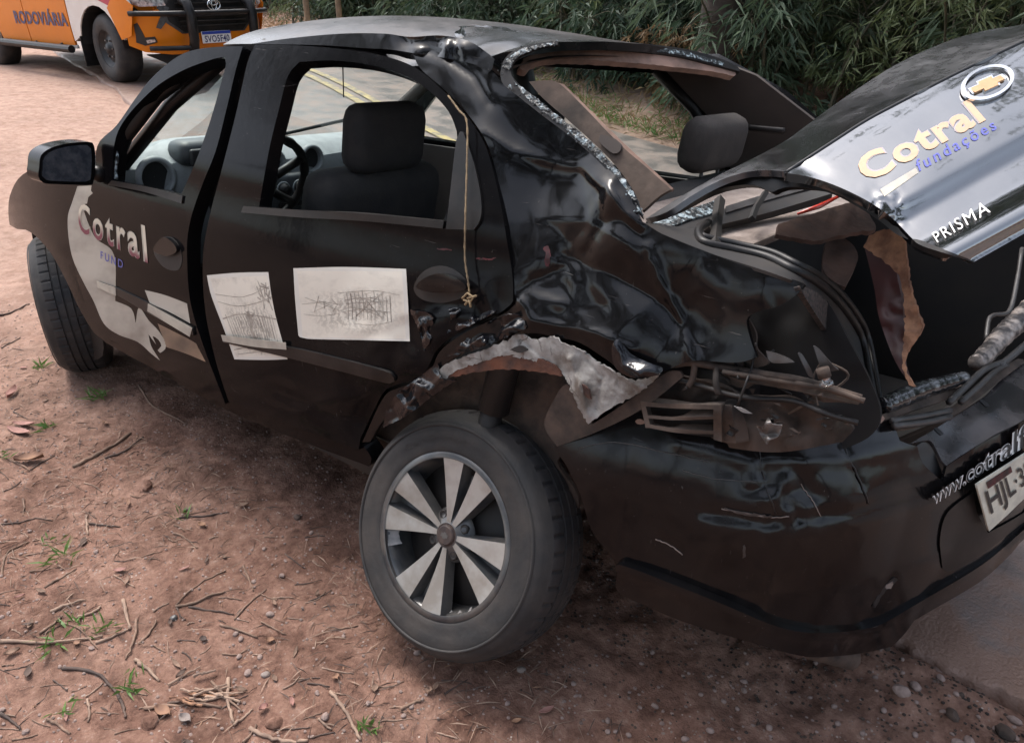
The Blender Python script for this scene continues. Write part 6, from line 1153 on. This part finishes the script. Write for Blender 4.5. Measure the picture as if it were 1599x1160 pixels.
# ------------------------------------------------------------------ litter on the dirt: sticks, leaves, stones, grass
M['stick'] = mat('weathered_stick', (.22, .14, .10), .9, c2=(.11, .07, .05), scale=14, bump=.4, bscale=60); M['paleStick'] = mat('pale_dry_stick', (.30, .205, .15), .9, c2=(.18, .12, .09), scale=14, bump=.3, bscale=60); M['darkstick'] = mat('dark_wet_stick', (.10, .065, .05), .85, c2=(.05, .035, .03), scale=14, bump=.3)
M['stone'] = mat('dusty_stone', (.26, .19, .165), .9, c2=(.14, .10, .085), scale=20, bump=.5, bscale=60); M['fallen'] = mat('tan_fallen_leaf', (.27, .15, .09), .8, c2=(.17, .09, .06), scale=20); M['pinkleaf'] = mat('pink_fallen_leaf', (.32, .165, .135), .8, c2=(.22, .11, .09), scale=20)
STICKS = [  # traced line, width in mm, material, label
 ([(115, 730), (160, 707), (205, 678)], 15, 'stick', 'thick grey brown stick lying left of the rear door, below its shadow'),
 ([(163, 717), (195, 705), (224, 683)], 9, 'darkstick', 'forked dark stick right beside the thick grey brown one'),
 ([(216, 602), (240, 635), (292, 664)], 9, 'stick', 'bent stick lying half in the shadow under the front door'),
 ([(0, 712), (22, 722), (48, 736)], 9, 'stick', 'short stick at the left photo edge beside a tan leaf'),
 ([(48, 734), (66, 722), (86, 712)], 6, 'darkstick', 'dark twig pointing away from a tan leaf near the left edge'),
 ([(0, 494), (20, 488), (46, 476)], 11, 'darkstick', 'dark broken stick left of the front wheel'),
 ([(2, 545), (32, 528)], 6, 'darkstick', 'thin dark twig below the broken stick left of the front wheel'),
 ([(0, 1001), (75, 1003), (160, 995)], 10, 'paleStick', 'long straight pale stick at the lower left edge'),
 ([(98, 1044), (150, 1052), (180, 1078), (194, 1108), (197, 1122)], 9, 'darkstick', 'dark stick curved like a hook in the lower left corner'),
 ([(150, 1006), (175, 995), (203, 982)], 8, 'paleStick', 'pale stick leaning on the end of the long straight one'),
 ([(194, 938), (199, 962), (203, 984)], 11, 'paleStick', 'split pale stick standing nearly upright in the litter'),
 ([(80, 955), (104, 946), (134, 937)], 10, 'paleStick', 'thick pale stub beside the tufts at lower left'),
 ([(120, 966), (145, 957), (158, 948)], 9, 'paleStick', 'pale stick with a broken tip, right of the thick stub'),
 ([(62, 990), (82, 976), (98, 962)], 8, 'stick', 'stick crossing the grass beside the long straight stick'),
 ([(100, 973), (128, 985), (152, 1013)], 5, 'stick', 'thin arched twig among the tufts at lower left'),
 ([(213, 968), (210, 1000), (196, 1030)], 9, 'stick', 'curved stick pointing up, right of the split pale one'),
 ([(216, 1006), (233, 990), (245, 969)], 8, 'stick', 'slanting stick right of the curved upright one'),
 ([(212, 1031), (232, 1046), (248, 1064)], 11, 'paleStick', 'short thick pale stick on bare dirt at lower left'),
 ([(275, 947), (310, 940), (352, 924)], 9, 'stick', 'straight grey stick forming a V with a thinner one'),
 ([(275, 945), (300, 920), (352, 892)], 5, 'stick', 'thin twig of the V shaped pair'),
 ([(276, 949), (282, 962), (290, 968)], 5, 'darkstick', 'crooked dark twig under the V shaped pair'),
 ([(295, 948), (330, 954), (366, 960)], 6, 'darkstick', 'dark twig running right from the V shaped pair'),
 ([(344, 976), (372, 984), (402, 996)], 7, 'stick', 'short brown stick between the litter and the rear wheel'),
 ([(366, 968), (392, 940), (416, 920)], 6, 'stick', 'slanted brown stick nearest the rear wheel'),
 ([(380, 884), (390, 908), (396, 924)], 6, 'stick', 'short upright twig left of the rear wheel'),
 ([(357, 1060), (358, 1100), (366, 1130)], 11, 'paleStick', 'thick pale stick bent like an elbow at the bottom'),
 ([(366, 1131), (380, 1122), (394, 1108)], 8, 'paleStick', 'fork at the foot of the elbow shaped stick'),
 ([(330, 1064), (352, 1086), (378, 1112)], 7, 'stick', 'long slanting twig crossing the elbow shaped stick'),
 ([(390, 1140), (420, 1152), (455, 1160), (480, 1156)], 11, 'paleStick', 'thick curved branch at the bottom photo edge'),
 ([(516, 1080), (534, 1104), (552, 1134), (562, 1156)], 10, 'paleStick', 'pale curved stick near a grass sprout at the bottom'),
 ([(626, 1108), (642, 1100), (657, 1094)], 8, 'stick', 'small stub of wood in front of the rear wheel'),
 ([(225, 1106), (280, 1102), (346, 1105)], 9, 'stick', 'long stick lying flat under the pile of bark'),
 ([(262, 1098), (300, 1094), (330, 1088)], 6, 'darkstick', 'dark twig above the long flat stick'),
 ([(280, 809), (320, 806), (358, 800)], 7, 'darkstick', 'dark arched twig in the middle of the dirt'),
 ([(272, 834), (290, 842), (308, 857)], 7, 'stick', 'short crooked stick in the middle of the dirt'),
 ([(135, 805), (136, 820), (137, 836)], 8, 'paleStick', 'pale peg of wood standing in the dirt'),
 ([(140, 818), (165, 821), (188, 823)], 6, 'darkstick', 'dark twig beside the pale peg of wood'),
 ([(0, 819), (30, 817), (56, 810), (82, 813)], 6, 'darkstick', 'long dark twig at the left edge above the tufts'),
 ([(36, 780), (38, 792), (36, 806)], 6, 'stick', 'short upright twig near the left edge'),
 ([(3, 900), (8, 870), (24, 856), (46, 846)], 6, 'stick', 'stick curved like a bow at the left edge'),
 ([(70, 918), (94, 904), (120, 888)], 7, 'stick', 'straight stick slanting below the bright grass sprout'),
 ([(46, 893), (70, 890), (96, 886)], 5, 'stick', 'thin twig left of the straight slanting stick'),
 ([(137, 1092), (140, 1110), (138, 1128)], 7, 'paleStick', 'pale curved peg in the lower left corner'),
 ([(75, 1124), (95, 1136), (110, 1146)], 8, 'stick', 'short stick in the lower left corner'),
 ([(0, 1114), (18, 1126), (32, 1140)], 8, 'darkstick', 'dark stick right in the lower left corner'),
 ([(380, 1160), (392, 1148), (400, 1132)], 8, 'stick', 'stump of a twig beside the thick curved branch'),
 ([(498, 1122), (508, 1132), (518, 1140)], 6, 'paleStick', 'pale chip of wood below a grey stone'),
]
def stick_mesh(pts, w, m, name='stick', rng=RNG):
    g = np.array([ground_at(p) for p in pts]); c = spline(g, 5); w = w/1000; n = len(c)
    c[:, 2] = np.maximum(c[:, 2], [float(gz(a, b)) for a, b in c[:, :2]])+w*.35; c += rng.normal(size=c.shape)*w*.12
    r = w*.5*(1+.15*rng.normal(size=n))*np.linspace(1.05, .65, n); return tube(c, np.maximum(r, w*.2), 6)
for pts, w, m, lab in STICKS:
    v, f = stick_mesh(pts, w, m); tag(mk('stick', v, f, M[m]), lab, 'stick', 'sticks on the dirt')
r = np.random.default_rng(21)
def free_spot(x0=-60, x1=900, y0=500, y1=1190):
    while True:
        p = (r.uniform(x0, x1), r.uniform(y0, y1)); lim = 590+(p[0]-60)*.50
        if p[1] > lim+20 and not (540 < p[0] < 930 and p[1] < 1060): return p
        if p[0] < 40 and p[1] > 380: return p
for k in range(150):
    p = free_spot(); L = r.uniform(14, 55)*(.35+.65*(p[1]-300)/800); a = r.uniform(-.9, .9); b = a+r.normal()*.3
    q = [p, (p[0]+L*.5*math.cos(a), p[1]+L*.35*math.sin(a)), (p[0]+L*.5*(math.cos(a)+math.cos(b)), p[1]+L*.35*(math.sin(a)+math.sin(b)))]
    v, f = stick_mesh(q, r.uniform(2, 5), 0, rng=r); tag(mk('twig', v, f, M[('stick', 'paleStick', 'darkstick')[k % 3]]), 'small dry twig among the litter on the dirt', 'twig', 'small twigs strewn over the dirt')
# pile of bark shreds
bk = root('bark_pile', 'small heap of orange brown bark shreds at the bottom left', 'bark', tuple(ground_at((300, 1082))))
for k in range(14):
    p = (300+r.normal()*26, 1082+r.normal()*8); L = r.uniform(24, 56); a = r.normal()*.25; v, f = stick_mesh([p, (p[0]+L*.5, p[1]+L*.5*a+r.normal()*3), (p[0]+L, p[1]+L*a)], r.uniform(5, 9), 0, rng=r); v[:, 2] += .004*(k % 4)
    mk('bark_shred', v, f, M['board' if k % 3 == 0 else 'paleStick'], bk, False)
def leaf_at(p, L, wd, m, name, ang):
    g = ground_at(p); t = np.linspace(0, 1, 7); hw = wd*np.sin(np.clip(t, .03, .97)*math.pi)**.8; ca, sa = math.cos(ang), math.sin(ang); V = []
    cu = r.uniform(.2, .9)*wd
    for s in (-1, 0, 1):
        for i in range(7): x, y = (t[i]-.5)*L, s*hw[i]; V.append((g[0]+x*ca-y*sa, g[1]+x*sa+y*ca, g[2]+.006+cu*abs(s)+.25*L*(t[i]-.5)**2))
    o = mk(name, V, [(j*7+i, j*7+i+1, (j+1)*7+i+1, (j+1)*7+i) for j in range(2) for i in range(6)], M[m]); return thick(o, .0012)
for p, L, wd, m, a, lab in (((47, 720), .10, .024, 'fallen', .9, 'curled tan leaf lying near the left photo edge'), ((20, 617), .10, .018, 'pinkleaf', 2.4, 'pink dry leaf below the front wheel'), ((30, 675), .12, .018, 'pinkleaf', .3, 'pair of long pink leaves at the left, lower one'), ((38, 664), .09, .014, 'pinkleaf', .6, 'pair of long pink leaves at the left, upper one'), ((255, 1113), .05, .014, 'fallen', .2, 'small tan leaf under the bark heap'), ((290, 1125), .035, .012, 'shelf', .2, 'pale chip of leaf under the bark heap'), ((316, 822), .03, .010, 'fallen', .2, 'tan leaf scrap in the middle of the dirt')):
    tag(leaf_at(p, L, wd, m, 'fallen_leaf', a), lab, 'leaf')
for k in range(46):
    tag(leaf_at(free_spot(), r.uniform(.015, .045), r.uniform(.004, .010), ('stick', 'fallen', 'darkstick', 'pinkleaf', 'stick')[k % 5], 'leaf_scrap', r.uniform(0, 6.3)), 'scrap of dry leaf in the litter on the dirt', 'leaf', 'leaf scraps on the dirt')
def stone_mesh(sz, seed):
    bm = bmesh.new(); bmesh.ops.create_icosphere(bm, subdivisions=2, radius=1); q = np.random.default_rng(seed); d = q.normal(size=(6, 3))
    for v in bm.verts:
        c = np.array(v.co); k = 1-.22*max(0, max(float(c @ (x/np.linalg.norm(x))) for x in d)-.55)/.45+.10*float(vn(c[0]*2+seed, c[1]*2+c[2]))
        v.co = Vector(c*k*[1, .8, .6]*sz)
    V = np.array([v.co[:] for v in bm.verts]); F = [[v.index for v in f.verts] for f in bm.faces]; bm.free(); return V, F
def stone(p, sz, lab, group=None, m='stone', seed=0):
    g = ground_at(p); v, f = stone_mesh(sz, seed); o = mk('stone', v, f, M[m], None, seed % 2 == 0); o.location = (g[0], g[1], g[2]+sz*(.25 if sz < .02 else .0)); o.rotation_euler = (0, 0, seed*1.7); tag(o, lab, 'stone', group)
for k, (p, s, lab, m) in enumerate((((465, 809), .017, 'dark round clod on the shaded dirt beside the sill', 'darkstick'), ((272, 966), .013, 'pale grey pebble under the V shaped twigs', 'greybar'), ((422, 960), .014, 'grey pebble left of the rear wheel', 'stone'), ((388, 1052), .014, 'grey pebble above the elbow shaped stick', 'stone'), ((415, 1054), .013, 'pale pebble right of the one above the elbow stick', 'shelf'), ((508, 1120), .014, 'flat grey pebble at the bottom beside a wood chip', 'stone'), ((814, 1046), .013, 'two toned pebble right under the rear tyre', 'shelf'), ((235, 1128), .03, 'brown clod of earth at the bottom left', 'dirt'), ((430, 1130), .026, 'reddish clod beside the thick curved branch', 'dirt'), ((230, 758), .028, 'low brown clod in front of the rear door', 'dirt'), ((652, 1020), .012, 'pebble wedged at the foot of the rear tyre', 'stone'))):
    stone(p, s, lab, None, m, k)
for k in range(110):
    p = free_spot(0, 1250, 560, 1180) if k % 2 else (r.uniform(900, 1599), r.uniform(1010, 1180)); 
    stone(p, r.uniform(.004, .011), 'small dusty pebble on the dirt', 'small pebbles on the dirt', 'stone', 100+k)
# crumbled edge of the asphalt
for k in range(60):
    x = r.uniform(-1.6, .2); y = float(yc(x))+2.86+r.normal()*.12; sz = r.uniform(.006, .028); v, f = stone_mesh(sz, 300+k); o = mk('asphalt_crumb', v, f, M['mud' if k % 2 else 'stone'], None, False); o.location = (x, y, float(gz(x, y))+sz*.2); o.rotation_euler = (0, 0, k); tag(o, 'dark crumb broken off the asphalt edge behind the bumper', 'crumb', 'crumbs along the broken asphalt edge')
# fine gravel, needles
def fine(nm, n, fn, m, seed):
    q = np.random.default_rng(seed); bv, bf = stone_mesh(1., 7); bm = bmesh.new(); bmesh.ops.create_icosphere(bm, subdivisions=1, radius=1); bv = np.array([v.co[:] for v in bm.verts])*[1, .85, .6]; bf = np.array([[v.index for v in f.verts] for f in bm.faces]); bm.free()
    XY = fn(q, n); s = q.uniform(.0018, .006, n); V = (bv[None]*s[:, None, None]+np.c_[XY, gz(XY[:, 0], XY[:, 1])+.0008][:, None]).reshape(-1, 3); F = (bf[None]+(np.arange(n)*len(bv))[:, None, None]).reshape(-1, 3); tag(mk(nm, V, F, M[m], None, False), kind='stuff')
fine('gravel', 6500, lambda q, n: np.c_[q.uniform(-1.5, 3.4, n), q.uniform(.15, 2.3, n)], 'stone', 31); fine('gravel', 2600, lambda q, n: np.c_[q.uniform(-1.6, .3, n), -.1+q.normal(size=n)*.25+.35], 'mud', 32)
def needles(nm, n, fn, m, ln, seed):
    q = np.random.default_rng(seed); XY = fn(q, n); D = q.normal(size=(n, 3)); D[:, 2] = np.abs(D[:, 2])*.12+.02; v, f = leaf_quads(np.c_[XY, gz(XY[:, 0], XY[:, 1])+.003], D, ln, .0016, q); tag(mk(nm, v, f, M[m], None, False), kind='stuff')
def lit(q, n): 
    x = q.uniform(-1.2, 6, n*3); y = q.uniform(.75, 3.2, n*3); k = vn(x*1.6, y*1.6, 55)+.5*vn(x*5, y*5, 56) > q.uniform(-.9, .8, n*3); return np.c_[x, y][k][:n]
needles('dry_needles', 5200, lit, 'paleStick', .07, 41); needles('dry_needles', 4200, lit, 'darkstick', .06, 42); needles('bark_crumbs', 3000, lit, 'fallen', .025, 43)
# grass sprouts
for k, (p, n, h, lab) in enumerate((((92, 872), 16, .07, 'bright green grass sprout on the left dirt'), ((78, 850), 9, .05, 'small green sprout just above the bright one'), ((160, 985), 12, .05, 'green sprout by the end of the long straight stick'), ((80, 1008), 16, .06, 'dull green tuft under the long straight stick'), ((114, 972), 12, .05, 'pale green tuft among the sticks at lower left'), ((210, 1076), 18, .05, 'low green tuft inside the hook shaped stick'), ((574, 1138), 16, .04, 'green sprout at the bottom near the pale curved stick'), ((155, 622), 22, .08, 'thin green grass in the shadow behind the front wheel'), ((76, 668), 14, .06, 'sparse green tuft left of the sill'), ((66, 575), 16, .06, 'olive tuft at the foot of the front tyre'), ((290, 800), 14, .05, 'faint green tuft in the middle of the dirt'), ((5, 712), 10, .05, 'green tuft cut by the left photo edge'), ((90, 1112), 8, .05, 'grey green blade in the lower left corner'))):
    g = ground_at(p); q = np.random.default_rng(500+k); D = q.normal(size=(n, 3))*[1, 1, .3]; D[:, 2] = np.abs(D[:, 2])+.7; v, f = leaf_quads(np.c_[q.normal(size=(n, 2))*.016, np.zeros(n)], D, h, .0035, q); o = mk('grass_tuft', v, f, M['grass'], None, False); o.location = Vector(g); tag(o, lab, 'grass')
